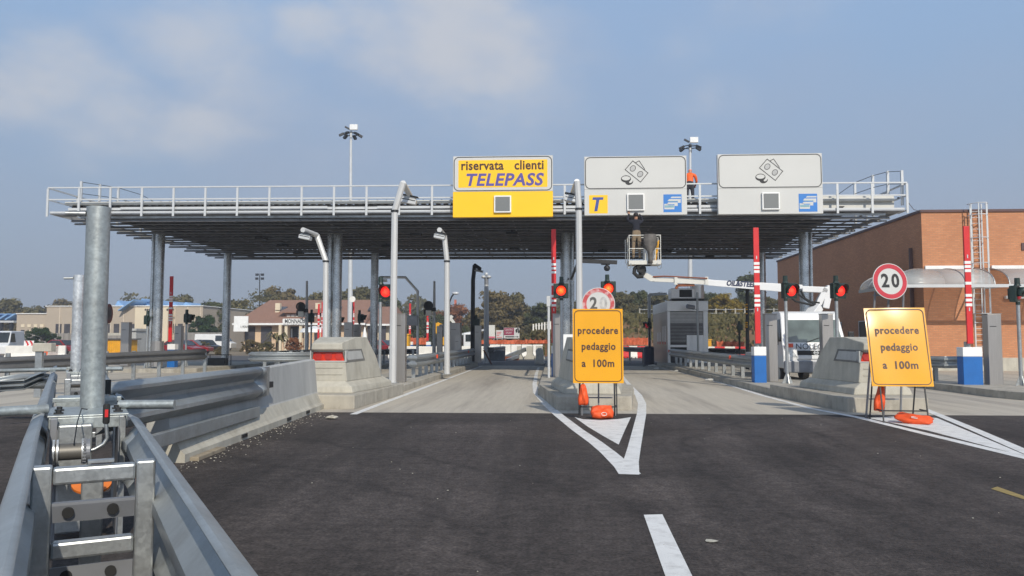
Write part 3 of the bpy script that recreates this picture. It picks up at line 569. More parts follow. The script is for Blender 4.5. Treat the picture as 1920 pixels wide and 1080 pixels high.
# ================================================================== guardrails
def guardrail(label, path, zt, n=2, h=.31, d=.085, posts=(), side=1, refl=(), m=None, both=False, pz=.19, pw=.12):
    t = thing('guardrail', (path[0][0], path[0][1], 0), label, 'guardrail', 'steel guardrails beside the lanes')
    pp = [(x, y, zt if len(q) == 0 else q[0]) for x, y, *q in path]
    for sd in ((1, -1) if both else (side,)):
        mb = MB(); off = .07 if both else 0
        sweep(mb, [Vector(p)+Vector((0, 0, 0)) for p in pp], [(o+off, z) for o, z in wprof(h, n, d)], sd); mb.build('beam', m or M_rail, t, smooth=True, solid=.006)
    for (x, y) in posts: MB().bx(x-pw/2, x+pw/2, y-.03, y+.03, pz-.02, zt-.03).bx(x-pw/2, x-pw/2+.012, y-.05, y+.05, pz-.02, zt-.04).build('post', M_galv, t)
    for (x, y, z) in refl: MB().bx(x-.02, x+.02, y-.08, y+.08, z-.07, z+.07).build('reflector', mat_refl, t)
    return t
mat_refl = mat('red orange reflector', (.8, .09, .03), .4)
yy = [26.9+.0*k for k in range(1)]
guardrail('long guardrail on the left edge of the middle lane', [(-5.05, 27.6, .98), (-4.85, 26.75, .98), (-4.66, 26.6, .98), (-4.60, 27.2, .98), (-4.62, 30, .98), (-4.66, 46, .98)], .98, posts=[(-4.78, 27.0+1.35*k) for k in range(15)], refl=[(-4.5, 30.6, .84), (-4.52, 42, .84)], h=.42)
guardrail('long guardrail before the toll booth right of the second lane', [(6.55, 44.3, .98), (6.3, 44.2, .98), (6.25, 43, .98), (6.22, 30, .98), (6.24, 26.4, .98), (6.4, 25.7, .98), (6.75, 26.2, .98)], .98, posts=[(6.42, 26.4+1.5*k) for k in range(12)], refl=[(6.12, 28.5, .86), (6.13, 43.6, .86)], h=.40)
guardrail('short guardrail with rounded end beside the rightmost blue barrier box', [(11.65, 40, .98), (11.6, 30, .98), (11.62, 25.6, .98), (11.8, 25, .98), (12.3, 25.1, .98)], .98, posts=[(11.8, 25.6+1.5*k) for k in range(6)], h=.36)
guardrail('horseshoe guardrail end above the jersey barrier left of the cushion', [(-11.9, 40, 1.0)]+[(-10.6-1.35*math.cos(a), 31.2-1.35*math.sin(a), 1.0) for a in [R(15*k) for k in range(13)]]+[(-9.25, 40, 1.0)], 1.0, posts=[(-11.75, 32+1.6*k) for k in range(4)]+[(-9.4, 32+1.6*k) for k in range(4)]+[(-10.6, 30.1)], h=.36)
a, b = P(-60, 668, 22.5), P(385, 653, 32)
gpth = [(a.x+(b.x-a.x)*k/8, a.y+(b.y-a.y)*k/8, .94+.16*k/8) for k in range(9)]
guardrail('long dark guardrail running behind the posts at the far left', gpth, 1.1, posts=[(p[0]-.06, p[1]+.12) for p in gpth[1:]], pz=0, h=.42, m=galv('dark grey guardrail', (.17, .17, .17), .5, .4))  # darker grey than the other rails
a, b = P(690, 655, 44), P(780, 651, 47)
guardrail('dark shaded guardrail seen between the column and steel cabinet', [(a.x, a.y), (b.x, b.y)], .93, posts=[(a.x+.7*k, a.y+.25+.7*k) for k in range(4)], m=galv('shade-darkened guardrail steel', (.14, .14, .15), .5, .4))  # shade painted into this steel, a darker copy of the rail colour
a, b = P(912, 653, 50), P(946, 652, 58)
guardrail('dark curved guardrail end beyond the middle lane', [(a.x-.3, a.y+2), (a.x-.1, a.y), (a.x+.4, a.y-.3), (b.x, b.y)], 1.0, posts=[(a.x, a.y+1), (b.x, b.y)], m=MATS['shade-darkened guardrail steel'], pz=0)
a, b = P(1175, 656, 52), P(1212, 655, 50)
guardrail('dark curved guardrail end left of the toll booth', [(a.x, a.y+4), (a.x, a.y), (a.x+.3, a.y-.4), (b.x-.3, b.y-.2), (b.x, b.y+1)], 1.0, posts=[(a.x+.2, a.y), (b.x-.2, b.y)], m=MATS['shade-darkened guardrail steel'], pz=0)
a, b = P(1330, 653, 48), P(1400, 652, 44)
guardrail('dark guardrail right of the toll booth before red white blocks', [(a.x, a.y), (b.x, b.y)], .98, posts=[(a.x+(b.x-a.x)*k/4, a.y+(b.y-a.y)*k/4+.1) for k in range(5)], m=MATS['shade-darkened guardrail steel'], pz=0)

# ================================================================== toll canopy
XL, XR, YF, YB = -20.45, 13.45, 31.0, 47.5
can = thing('toll_canopy', (-3.5, 39, 6.5), 'long flat steel canopy with white railings spanning all the toll lanes', 'canopy')
mb = MB(); k = 0; x = XL+.6            # corrugated roof deck, slightly arched
prof = [(YF+.5, 6.86), (34, 7.05), (39, 7.2), (44, 7.05), (YB-.3, 6.8)]
ring = []
while x < XR-.5:
    for dx, dz in ((0, 0), (.12, 0), (.15, .05), (.27, .05)): ring.append((x+dx, dz))
    x += .30
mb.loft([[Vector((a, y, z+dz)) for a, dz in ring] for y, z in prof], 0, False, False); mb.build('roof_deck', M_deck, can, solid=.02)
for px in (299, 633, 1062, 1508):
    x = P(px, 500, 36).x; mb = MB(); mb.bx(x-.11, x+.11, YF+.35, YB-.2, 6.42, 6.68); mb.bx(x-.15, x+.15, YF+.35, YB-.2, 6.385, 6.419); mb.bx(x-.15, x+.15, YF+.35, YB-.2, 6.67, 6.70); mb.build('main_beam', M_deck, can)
mb = MB(); y = YF+.4; i = 0
while y < YB:
    a = random.uniform(-.1, .5); mb.bx(XL+.35+a, XR-.35-random.uniform(-.1, .5), y-.02, y+.02, 6.21+(.02 if i % 2 else 0), 6.285)
    mb.bx(XL+.35+a, XR-.5, y-.07, y+.07, 6.195+(.02 if i % 2 else 0), 6.21+(.02 if i % 2 else 0)); y += .92; i += 1
pur = mb.build('purlin', M_steelshade, can)
mb = MB(); random.seed(3)
for k in range(46):               # conduits, braces and cross ties under the deck
    x = random.uniform(XL+1, XR-2); y = random.uniform(YF+1, YB-1); l = random.uniform(.8, 5)
    mb.bx(x, min(XR-.6, x+l), y-.04, y+.04, 6.50, 6.56+random.random()*.08)
for k in range(17):
    x = XL+1.2+k*1.95; mb.bx(x-.03, x+.03, YF+.6, YB-.5, 6.345, 6.37)
mb.build('cross_tie', M_steelshade, can)

for px, py in ((490, 448), (530, 462), (780, 440), (960, 437), (965, 466), (1250, 470), (1130, 470), (1330, 480), (725, 462), (560, 475)):
    r = ray(px, py); q = CAM+r*((6.16-1.5)/r.z)
    if YF+.5 < q.y < YB: MB().box((q.x, q.y, 6.15), (.5, .35, .10)).box((q.x, q.y, 6.3), (.05, .05, .22)).build('soffit_lamp', M_black, can)
# columns
for px in (299, 633, 1062, 1508):
    for Y in (36.0, 43.8):
        px2 = {299: 427, 633: 703, 1062: 1058, 1508: 1428}[px]; x = P(px if Y < 40 else px2, 500, Y).x
        c = MB().tube([(x, Y, .18), (x, Y, 6.42)], .215, 24).build('column', M_galvcol, can, smooth=True)
        MB().bx(x-.3, x+.3, Y-.3, Y+.3, 6.39, 6.415).build('cap_plate', M_steelshade, c)
        if Y < 40:
            s = {299: -1, 633: -1, 1062: 1, 1508: 1}[px]; rr = .12 if px == 633 else .07
            MB().tube([(x+s*(.22+rr), Y-.06, .18), (x+s*(.22+rr), Y-.06, 6.42)], rr, 14).build('downpipe', M_galvcol, c, smooth=True)
            if px == 299: MB().tube([(x+.05, Y-.02, .18), (x+.05, Y-.02, 1.35)], .27, 16).build('sleeve', M_stain, c)
# front edge: gutters, pipes, fascia
mb = MB(); mb.tube([(XL+.6, YF+.25, 6.93), (XR-.4, YF+.25, 6.93)], .075, 12); mb.build('gutter', M_cream, can, smooth=True); MB().bx(XL+.7, XR-.5, YF+.5, YF+.54, 6.5, 6.85).build('painted_shade_board', M_deck, can)  # dark board added as painted shade behind the front pipes
mb = MB(); mb.bx(XL+.8, XR-3.5, YF+.10, YF+.2, 6.63, 6.73); mb.bx(XL+3, -9, YF+.06, YF+.1, 6.66, 6.75); mb.bx(-7, -4, YF+.06, YF+.1, 6.65, 6.74); mb.build('cable_tray', M_whitemetal, can)
mb = MB(); mb.bx(XL+.1, XR-.1, YF+.02, YF+.12, 6.50, 6.575); mb.build('edge_beam', M_whitemetal, can); MB().bx(XL+.1, XR, YF+.0, YF+.75, 6.455, 6.488).build('walkway', MATS['grey steel plate'] if 'grey steel plate' in MATS else M_steelshade, can)
mb = MB(); mb.bx(XL+1.2, XR-.7, YF+.3, YF+.4, 6.33, 6.42); mb.bx(XL+1.9, XR-1.2, YF+.75, YF+.85, 6.28, 6.36); mb.build('edge_purlin', M_galv, can)
mb = MB(); mb.bx(XL+.1, XL+.16, YF+.13, YB-6, 6.45, 6.6); mb.bx(XR-.16, XR-.1, YF+.13, YB-6, 6.45, 6.6); mb.build('side_beam', M_whitemetal, can)
mb = MB(); mb.bx(10.2, XR-.35, YF+.36, YF+.5, 6.62, 7.12); mb.bx(6, 10.2, YF+.42, YF+.5, 6.62, 7.0); mb.build('fascia_panel', M_cream, can)
mb = MB()
for k in range(90): mb.box((XL+.8+k*.37, YF+.40, 7.02), (.06, .05, .05))
mb.bx(XL+.7, 10, YF+.42, YF+.46, 6.94, 7.02); mb.build('flashing', M_black, can)
# railing
rl = MB(); rl.bx(XL, XR, YF-.03, YF+.03, 7.515, 7.565); rl.bx(XL, XR, YF-.025, YF+.025, 7.03, 7.08); rail = rl.build('railing', M_whitemetal, can)
for s in (XL, XR):
    MB().bx(s-.03, s+.03, YF+.04, YF+4, 7.505, 7.56).bx(s-.025, s+.025, YF+.04, YF+4, 7.03, 7.08).build('side_rail', M_whitemetal, rail)
    for k in (2, 4): MB().bx(s-.03, s+.03, YF+k-.03, YF+k+.03, 6.45, 7.5).build('baluster', M_whitemetal, rail)
for k in range(27):
    x = XL+.02+k*(XR-XL-.04)/26; MB().bx(x-.042, x+.042, YF-.055, YF-.031, 6.36, 7.5).bx(x-.03, x+.03, YF-.031, YF+.01, 6.40, 7.5).build('baluster', M_whitemetal, rail)
for s, pts in ((XL+.15, ((33.0, 8.2), (34.4, 8.35), (35.9, 8.5), (38.0, 8.55))), (XR-.1, ((31.2, 8.05), (32.5, 8.3), (34.0, 8.45), (36.0, 8.55)))):
    for y, z in pts: MB().bx(s-.045, s+.045, y-.045, y+.045, 6.7, z).build('safety_post', M_whitemetal, can)
    cb = MB(); last = (s, 42, 8.1)
    for dz in (0, -.5, -.95):
        cb.tube([(s, y, z-.03+dz) for y, z in pts]+[(s, 42, 8.1+dz)], .013, 6)
    cb.build('safety_cable', M_darkmetal, can)
can.rotation_euler = (0, .0041, 0)
tp = P(703, 372, 33); b = MB(); random.seed(5)
for k in range(7): b.ball((tp.x+random.uniform(-.5, .5), tp.y+random.uniform(-.15, .15), 7.17+random.uniform(-.02, .03)), (random.uniform(.25, .4), .2, .06), 0, 8, 5)
tag(b.build('folded_tarpaulin', mat('grey tarpaulin', (.14, .145, .14), .8, 0, .4, 9), smooth='all'), 'crumpled grey tarpaulin lying on the canopy roof left of the hooked pole', 'tarpaulin')
tag(MB().tube([(XR+.05, YF+.1, 6.75), (15, 34, 6.9), (17.75, 39.25, 7.62)], .012, 6).build('overhead_cable', M_darkmetal), 'thin dark cable from the canopy end to the brick building roof', 'cable')

# ================================================================== overhead lane signs
YS = 30.55; KS = YS/F
def seg2d(mb, pts, wd, T, z0, z1, closed=True, m=0):
    n = len(pts)
    for i in range(n if closed else n-1):
        a = Vector(pts[i]); b = Vector(pts[(i+1) % n]); d = (b-a).normalized(); q = Vector((-d.y, d.x))*wd/2; a = a-d*wd*.4; b = b+d*wd*.4
        plate2d(mb, [a-q, b-q, b+q, a+q], T, z0, z1, m)
def overhead(px0, px1, py0, py1, split, label, yellow):
    a = P(px0, py1, YS); b = P(px1, py0, YS); cx = (a.x+b.x)/2; cz = (a.z+b.z)/2; W = b.x-a.x; H = b.z-a.z; sp = (split-py0)/(py1-py0)*H
    t = thing('overhead_sign', (cx, YS, a.z), label, 'lane sign', 'overhead lane signs on the canopy edge')
    MB().bx(a.x, b.x, YS, YS+.22, b.z-sp, b.z).build('upper_panel', M_signwhite, t, bevel=.01)
    MB().bx(a.x, b.x, YS, YS+.22, a.z, b.z-sp-.004).build('lower_panel', M_yellow if yellow else M_signwhite, t, bevel=.01)
    T = facing((cx, YS, b.z-sp/2)); mb = MB(); ring2d(mb, rrect(W-.06, sp-.05, .2), rrect(W-.12, sp-.11, .17), T, -.001, .006); mb.build('border', M_black, t)
    dx = cx + (.0 if not yellow else 0); dz = a.z+(H-sp)*.49; s = .33
    d = MB().bx(dx-s, dx+s, YS-.10, YS+.01, dz-s, dz+s); d.bx(dx-.2, dx+.2, YS+.22, YS+.5, dz-.2, dz+.2); db = d.build('display_box', M_white, t, bevel=.012)
    MB().bx(dx-s+.05, dx+s-.05, YS-.104, YS-.099, dz-s+.05, dz+s-.05).build('screen', M_screen, db)
    mb = MB()
    for x in (a.x+.3, b.x-.3): mb.bx(x-.04, x+.04, YS+.22, YS+.47, a.z+.1, a.z+.22); mb.bx(x-.04, x+.04, YS+.22, YS+.47, b.z-sp-.2, b.z-sp-.1)
    mb.build('bracket', M_galv, t)
    return t, T, W, sp, cx, dz, a, b
t, T, W, sp, cx, dz, a, b = overhead(849, 1036.5, 291, 407.5, 359, 'yellow and white overhead lane sign reading riservata clienti with violet word below', True)
mb = MB(); plate2d(mb, rrect(W-.32-.10, sp-.32, .03), T, 0, .004); mb.build('yellow_field', M_yellow, t)
for wd_, xx_ in (('riservata', -.80), ('clienti', 1.02)): text(wd_, .50, M_brown, t, T @ Matrix.Translation((xx_, .31, .006)), 'lettering', bold=.013, space=1.05, sx=.90)
text('TELEPASS', .66, M_purple, t, T @ Matrix.Translation((.02, -.26, .006)), 'lettering', shear=.2, bold=.020, space=1.08, sx=1.02)
def money(t, T):
    k = .00302; cx, cy = 880, 430
    def q(x, y): return ((x-cx)*k, -(y-cy)*k)
    mb = MB(); seg2d(mb, [q(850, 278), q(1040, 435), q(945, 552), q(752, 390)], .026, T, 0, .006); seg2d(mb, [q(885, 302), q(930, 278), q(1000, 388)], .024, T, 0, .006, False)
    for ex, ey in ((850, 375), (942, 450)):
        e = q(ex, ey); ring2d(mb, circ(1, 24, e, .128, .105, R(50)), circ(1, 24, e, .108, .085, R(50)), T, 0, .006)
    mb.build('banknote_symbol', M_black, t)
    g = MB()
    for ex, ey in ((850, 375), (942, 450)): plate2d(g, circ(1, 24, q(ex, ey), .107, .084, R(50)), T, 0, .004)
    g.build('banknote_oval', MATS.get('note grey') or mat('note grey', (.42, .42, .41), .5), t)
    c = MB(); e2 = q(802, 545); plate2d(c, circ(1, 28, e2, .155, .125, R(15)), T, 0, .005); e1 = q(762, 509); plate2d(c, circ(1, 28, e1, .19, .138, R(0)), T, 0, .0075); c.build('coin_symbol', M_black, t)
    c = MB(); plate2d(c, circ(1, 28, q(762, 501), .158, .083, R(0)), T, 0, .009); plate2d(c, circ(1, 20, q(826, 533), .06, .10, R(-35)), T, 0, .007); c.build('coin_face', M_signwhite, t)
def emblem(t, cx, cz):
    T = facing((cx, YS, cz)); k = .00302
    def q(x, y): return ((x-1354)*k, -(y-818)*k)
    mb = MB(); plate2d(mb, [q(1240, 705), q(1240, 932), q(1468, 932), q(1468, 705)][::-1], T, 0, .005); e = mb.build('blue_emblem', M_signblue, t)
    mb = MB()
    for p in ([(1345, 735), (1460, 735), (1458, 753), (1328, 753)], [(1312, 766), (1456, 766), (1456, 814), (1420, 814), (1420, 790), (1290, 790)], [(1300, 808), (1418, 808), (1418, 854), (1378, 854), (1378, 832), (1276, 832)], [(1250, 826), (1300, 826), (1300, 842), (1376, 842), (1376, 896), (1250, 896)]):
        plate2d(mb, [q(*c) for c in p], T, .005, .008)
    mb.build('white_steps', M_signwhite, e)
    mb = MB()
    for p in ([(1312, 790), (1418, 790), (1418, 797), (1305, 797)], [(1256, 845), (1370, 845), (1370, 874), (1256, 874)]): plate2d(mb, [q(*c) for c in p], T, .008, .010)
    mb.build('emblem_label', mat('pale teal', (.20, .36, .42), .5) if 'pale teal' not in MATS else MATS['pale teal'], e)
t, T, W, sp, cx, dz, a, b = overhead(1096, 1287, 291.5, 404, 355, 'white overhead cash sign with yellow letter panel and blue emblem, nearest the middle', False)
money(t, T); emblem(t, P(1261, 381, YS).x, P(1261, 381, YS).z)
q = P(1122, 383, YS); Tq = facing((q.x, YS, q.z)); mb = MB(); plate2d(mb, rrect(.71, .71, .02), Tq, 0, .004); yf = mb.build('yellow_field', M_yellow, t)
mb = MB(); plate2d(mb, [(-.21, .27), (.20, .27), (.18, .17), (.04, .17), (-.04, -.27), (-.16, -.27), (-.08, .17), (-.23, .17)], Tq, .004, .008); mb.build('letter', M_deepblue, yf)
t, T, W, sp, cx, dz, a, b = overhead(1347, 1541, 287, 402, 353, 'white overhead cash sign with only a blue emblem, at the right', False)
money(t, T); emblem(t, P(1515, 380, YS).x, P(1515, 380, YS).z)

# ================================================================== traffic signals
def signal(pole, Y, lens, lm, ang, label, hs=.46, base=.19, r=.165, head=True, polem=None):
    pb = P(pole, 600, Y); lc = P(lens[0], lens[1], Y); t = thing('traffic_signal', (pb.x, Y, base), label, 'traffic light', 'red lane signals on grey poles')
    D = Matrix.Translation(lc) @ Matrix.Rotation(ang, 4, 'Z')
    mb = MB().tube([(pb.x, Y, base), (pb.x, Y, lc.z-hs/2+.02)], .05, 12)
    for k in range(4):
        a = math.pi/2*k; mb.loft([[Vector((pb.x+math.cos(a)*.04, Y+math.sin(a)*.04, base)), Vector((pb.x+math.cos(a)*.16, Y+math.sin(a)*.16, base)), Vector((pb.x+math.cos(a)*.04, Y+math.sin(a)*.04, base+.3))],
                                  [Vector((pb.x+math.cos(a)*.04-.01*math.sin(a), Y+math.sin(a)*.04+.01*math.cos(a), base)), Vector((pb.x+math.cos(a)*.16-.01*math.sin(a), Y+math.sin(a)*.16+.01*math.cos(a), base)), Vector((pb.x+math.cos(a)*.04-.01*math.sin(a), Y+math.sin(a)*.04+.01*math.cos(a), base+.3))]])
    mb.build('pole', polem or M_galv, t, smooth=True)
    h = MB().bx(-hs/2, hs/2, .02, .2, -hs/2, hs/2, 0, D); h.bx(-.14, .14, .2, .26, -.16, .16, 0, D); hd = h.build('housing', M_green, t, bevel=.02)
    MB().tube([(pb.x, Y, lc.z-hs/2-.08), (pb.x, Y, lc.z-hs/2+.01)], .06, 10).build('socket', M_green, t); cp = MB(); cp.tube([(pb.x, Y, lc.z+hs/2-.01), (pb.x, Y, lc.z+hs/2+.05), (pb.x, Y, lc.z+hs/2+.22)], [.1, .075, .07], 10); cp.build('pole_cap', M_green, t)
    l = MB(); n = 24; rg = []
    for i in range(5): a = math.pi/2*i/5; rg.append([D @ Vector((r*math.cos(a)*math.cos(2*math.pi*k/n), -.0-.05*math.sin(a), r*math.cos(a)*math.sin(2*math.pi*k/n))) for k in range(n)])
    rg.insert(0, [D @ Vector((r*math.cos(2*math.pi*k/n), .03, r*math.sin(2*math.pi*k/n))) for k in range(n)]); l.loft(rg); l.build('lens', lm, hd, smooth=True)
    v = MB(); n = 20; o, i_ = [], []
    def vr(rr, ln): return [[D @ Vector((rr*math.cos(a), .02, rr*math.sin(a))) for a in [R(-25+230*k/n) for k in range(n+1)]], [D @ Vector((rr*math.cos(a), -ln*(.45+.55*max(0, math.sin(a))), rr*math.sin(a))) for a in [R(-25+230*k/n) for k in range(n+1)]]]
    v.loft(vr(r+.02, .24), 0, False, False); v.build('visor', M_green, hd, smooth='all', solid=.01)
    return t
signal(713, 24, (723, 547), M_redlamp, R(-10), 'lit red signal beside the steel cabinet left of the middle lane')
signal(1053, 27, (1052, 545), M_redhot, R(2), 'glowing red orange signal before the red striped bar left of the upright yellow sign', hs=.5)
signal(1139, 27, (1141, 541), M_redhot, R(0), 'red orange signal partly hidden behind the first round limit sign', hs=.5)
signal(1474, 24.3, (1484, 545), M_redlamp, R(22), 'left of the two lit red signals in front of the white truck')
signal(1569, 24.3, (1576, 545), M_redlamp, R(22), 'right of the two lit red signals, nearer the brick building')
signal(1910, 23.3, (1911, 551), M_reddim, R(48), 'dim red signal cut by the right edge of the photo')
signal(277, 36, (282, 600), M_black, R(78), 'dark signal turned sideways between steel cabinet and column at left', hs=.42, polem=M_galv)
signal(350, 38, (356, 597), M_black, R(80), 'dark signal turned sideways right of the far left red bar', hs=.42)
signal(584, 45, (582, 596), M_black, R(180), 'black signal seen from behind near the restaurant name board', hs=.5)
signal(633, 45, (638, 601), M_black, R(80), 'black signal in front of the second canopy column', hs=.5)
signal(674, 45, (680, 597), M_black, R(80), 'black signal turned right between steel cabinets and third column', hs=.5)
signal(893, 46, (893, 605), M_black, R(180), 'black signal seen from behind on the dark lamp post', hs=.42, polem=M_darkmetal)
signal(1217, 48, (1213, 610), M_reddim, R(-60), 'black signal at the far left corner of the toll booth', hs=.4, polem=M_darkmetal)
signal(1386, 44, (1386, 614), M_black, R(180), 'slim black signal seen from behind before the earth bank', hs=.25, r=.1, polem=M_darkmetal)

# ================================================================== stainless cabinets, barrier bars
def cabinet(x0, x1, yt, Y, label, dep=.30, base=.19, dark=False):
    a = P(x0, yt, Y); b = P(x1, yt, Y); t = thing('steel_cabinet', ((a.x+b.x)/2, Y, base), label, 'lane cabinet', 'slim stainless cabinets on the islands')
    MB().bx(a.x, b.x, Y, Y+dep, base, a.z).build('casing', M_stain, t, bevel=.012)
    w_ = b.x-a.x; MB().bx(a.x+.15*w_, a.x+.62*w_, Y-.006, Y+.02, a.z-.36, a.z-.34).build('slot', M_black, t)
    MB().bx(a.x-.012, b.x+.012, Y-.012, Y+dep+.012, a.z+.001, a.z+.02).build('lid', M_stain, t)
    return t
cabinet(738, 760, 589, 24.2, 'stainless cabinet right of the lit red signal behind the left cushion')
cabinet(1036, 1056, 589, 27.9, 'stainless cabinet behind the signal pole left of the upright yellow sign')
cabinet(1434, 1457, 589, 25.2, 'stainless cabinet right of the blue box and left of the truck')
cabinet(1541, 1562, 589, 25.2, 'stainless cabinet covering the right half of the truck windscreen')
cabinet(1851, 1877, 589, 23.6, 'stainless cabinet at the foot of the caged ladder')
cabinet(227, 242, 605, 38, 'stainless cabinet left of the outermost canopy column')
cabinet(327, 340, 612, 38.6, 'stainless cabinet behind the far left blue barrier box')
cabinet(645, 660, 605, 42, 'pale steel cabinet right of the second canopy column')
cabinet(661, 675, 609, 43.2, 'darker steel cabinet behind the red bar topped by a round mirror')
cabinet(842, 863, 606, 44.2, 'wide steel cabinet behind the second hooked lamp pole', dep=.8)
cabinet(819, 829, 612, 43, 'narrow steel cabinet left of the second hooked lamp pole')
cabinet(890, 902, 611, 45, 'steel cabinet with small emblem under the black backward signal')
cabinet(852, 864, 628, 42.5, 'low dark steel cabinet at the end of the middle guardrail')
def barrier(px, top, Y, label, boxtop=1.27, wd=.36, bw=.165, base=0, facing_=1):
    c = P(px, top, Y); t = thing('lane_barrier', (c.x, Y, base), label, 'barrier', 'raised red and white lane barriers'); x = c.x; H = c.z
    bxo = x+.06; MB().bx(bxo-wd/2, bxo+wd/2, Y, Y+.36, base, boxtop-.27).build('cabinet', M_blue, t, bevel=.012)
    MB().bx(bxo-wd/2-.004, bxo+wd/2+.004, Y-.004, Y+.364, boxtop-.267, boxtop).build('cabinet_head', M_white, t, bevel=.012)
    MB().bx(x-.06, x+.06, Y+.1, Y+.24, boxtop+.001, boxtop+.16).tube([(x, Y+.05, boxtop+.08), (x, Y+.28, boxtop+.08)], .045, 10).build('hinge', M_galv, t)
    b = MB().bx(x-bw/2, x+bw/2, Y-.03, Y+.03, boxtop+.10, H); bar = b.build('bar', M_red, t, bevel=.008)
    Lb = H-boxtop-.1
    for f in (.31, .345, .38, .487, .59, .63, .67):
        z = H-f*Lb; MB().bx(x-bw/2-.002, x+bw/2+.002, Y-.033, Y+.033, z-.045, z+.035).build('stripe', M_white, bar)
    for f in (.26, .71): z = H-f*Lb; MB().bx(x-.015, x+.015, Y-.036, Y-.03, z-.05, z+.05).build('marker', M_whitemetal, bar)
    return t
barrier(1417, 427, 24.6, 'red bar on a blue box crossing the white boom, left of the truck')
barrier(1811, 424, 23.6, 'red bar on a blue box in front of the caged ladder', wd=.54)
barrier(1038, 430, 28.0, 'tall red bar left of the upright yellow sign behind a lit signal', wd=.30)
barrier(322, 518, 37.0, 'red bar on a blue box right of the outermost canopy column')
barrier(598, 570, 69, 'distant red bar left of the second lamp pole, in front of the restaurant roof')
barrier(605, 566, 72, 'distant dark red bar half hidden behind the second lamp pole')
barrier(663, 566, 69, 'distant red bar under a round mirror before the restaurant')
barrier(769, 569, 69, 'distant red bar behind the grey box sign on the thin bent pole')
barrier(802, 590, 66, 'distant red bar below a white clamp left of the thin mast')
q = P(661, 561, 68); t = thing('traffic_mirror', (q.x, q.y, 0), 'small round white mirror above a distant red bar', 'mirror')
MB().tube([(q.x, q.y+.06, 0), (q.x, q.y+.06, q.z)], .04, 8).build('pole', M_darkmetal, t); MB().disc(q, .26, (0, -1, 0), 20, 0, .04).build('disc', M_limewhite, t)

# ================================================================== hooked lamp / camera poles
def hook(label, pts, camc, r=.095, n=8, base=.19, camsz=(.5, .22, .28), kind='lamp_pole', mtl=None, collar=None):
    p = [P(*q) for q in pts]; p[0].z = base; t = thing(kind, tuple(p[0]), label, 'lamp pole', 'hooked grey lamp poles on the islands')
    MB().tube(p[:-1] if len(p) > 2 else p, [r*1.12]+[r]*(len(p)-2), n).build('pole', mtl or M_lamppost, t)
    if len(p) > 2: MB().tube([p[-2]+(p[-1]-p[-2])*.02, p[-1]], r*.9, 12).build('arm', mtl or M_lamppost, t)
    if collar is not None: c = P(*collar); MB().tube([c-Vector((0, 0, .03)), c+Vector((0, 0, .03))], r*1.2, 12).build('collar', M_darkmetal, t)
    c = P(*camc); D = Matrix.Translation(c) @ Matrix.Rotation(R(12), 4, 'Y'); sx, sy, sz = camsz
    l = MB().bx(-sx/2, sx/2, -sy/2, sy/2, -sz/2, sz*.1, 0, D).bx(-sx*.42, sx*.42, -sy*.4, sy*.4, sz*.1, sz*.35, 0, D); h = l.build('lamp_head', M_whitemetal, t, bevel=.02)
    MB().bx(-sx*.45, sx*.45, -sy/2-.005, sy/2+.005, -sz*.12, -sz*.02, 0, D).bx(-sx*.55, sx*.55, -sy*.7, sy*.7, sz*.38, sz*.45, 0, D).build('grille', M_darkmetal, h)
    a = p[-1]; MB().tube([a-(a-p[-2]).normalized()*.2, c+Vector((0, 0, sz*.4))], .025, 8).build('bracket', M_galv, t)
    MB().bx(p[0].x-.17, p[0].x+.17, p[0].y-.17, p[0].y+.17, base, base+.02).build('foot_plate', M_galv, t)
    return t
hook('tall hooked grey pole rising past the canopy edge beside the left stainless cabinet', [(736, 700, 23.8), (740, 396, 23.8), (755.5, 343, 23.8), (768, 366, 25.2)], (767, 374, 25.1), r=.10, collar=(740, 396, 23.8))
hook('tall hooked grey pole left of the white cash sign', [(1087, 690, 25.5), (1085, 385, 25.5), (1082, 340, 25.5), (1074, 362, 26.8)], (1073, 371, 26.7), r=.10, collar=(1085, 392, 25.5))
hook('bent grey lamp pole with white lamp hanging left of the second canopy column', [(610, 690, 29.6), (611, 490, 29.6), (594, 441, 29.6), (568, 431, 28.4)], (573, 443, 28.6), r=.105, collar=(611, 490, 29.6), camsz=(.42, .3, .24))
hook('bent grey lamp pole with hanging lamp standing behind the middle guardrail', [(838, 690, 29.9), (838, 490, 29.9), (833, 442, 29.9), (824, 431, 28.6)], (825, 442, 28.7), r=.10, collar=(838, 490, 29.9), camsz=(.40, .3, .24))
hook('black lamp post with triangular head before the autumn trees', [(886, 660, 46), (887, 525, 46), (890, 497, 46), (900, 504, 45.6)], (898, 508, 45.6), r=.12, mtl=M_darkmetal, camsz=(.5, .2, .12))
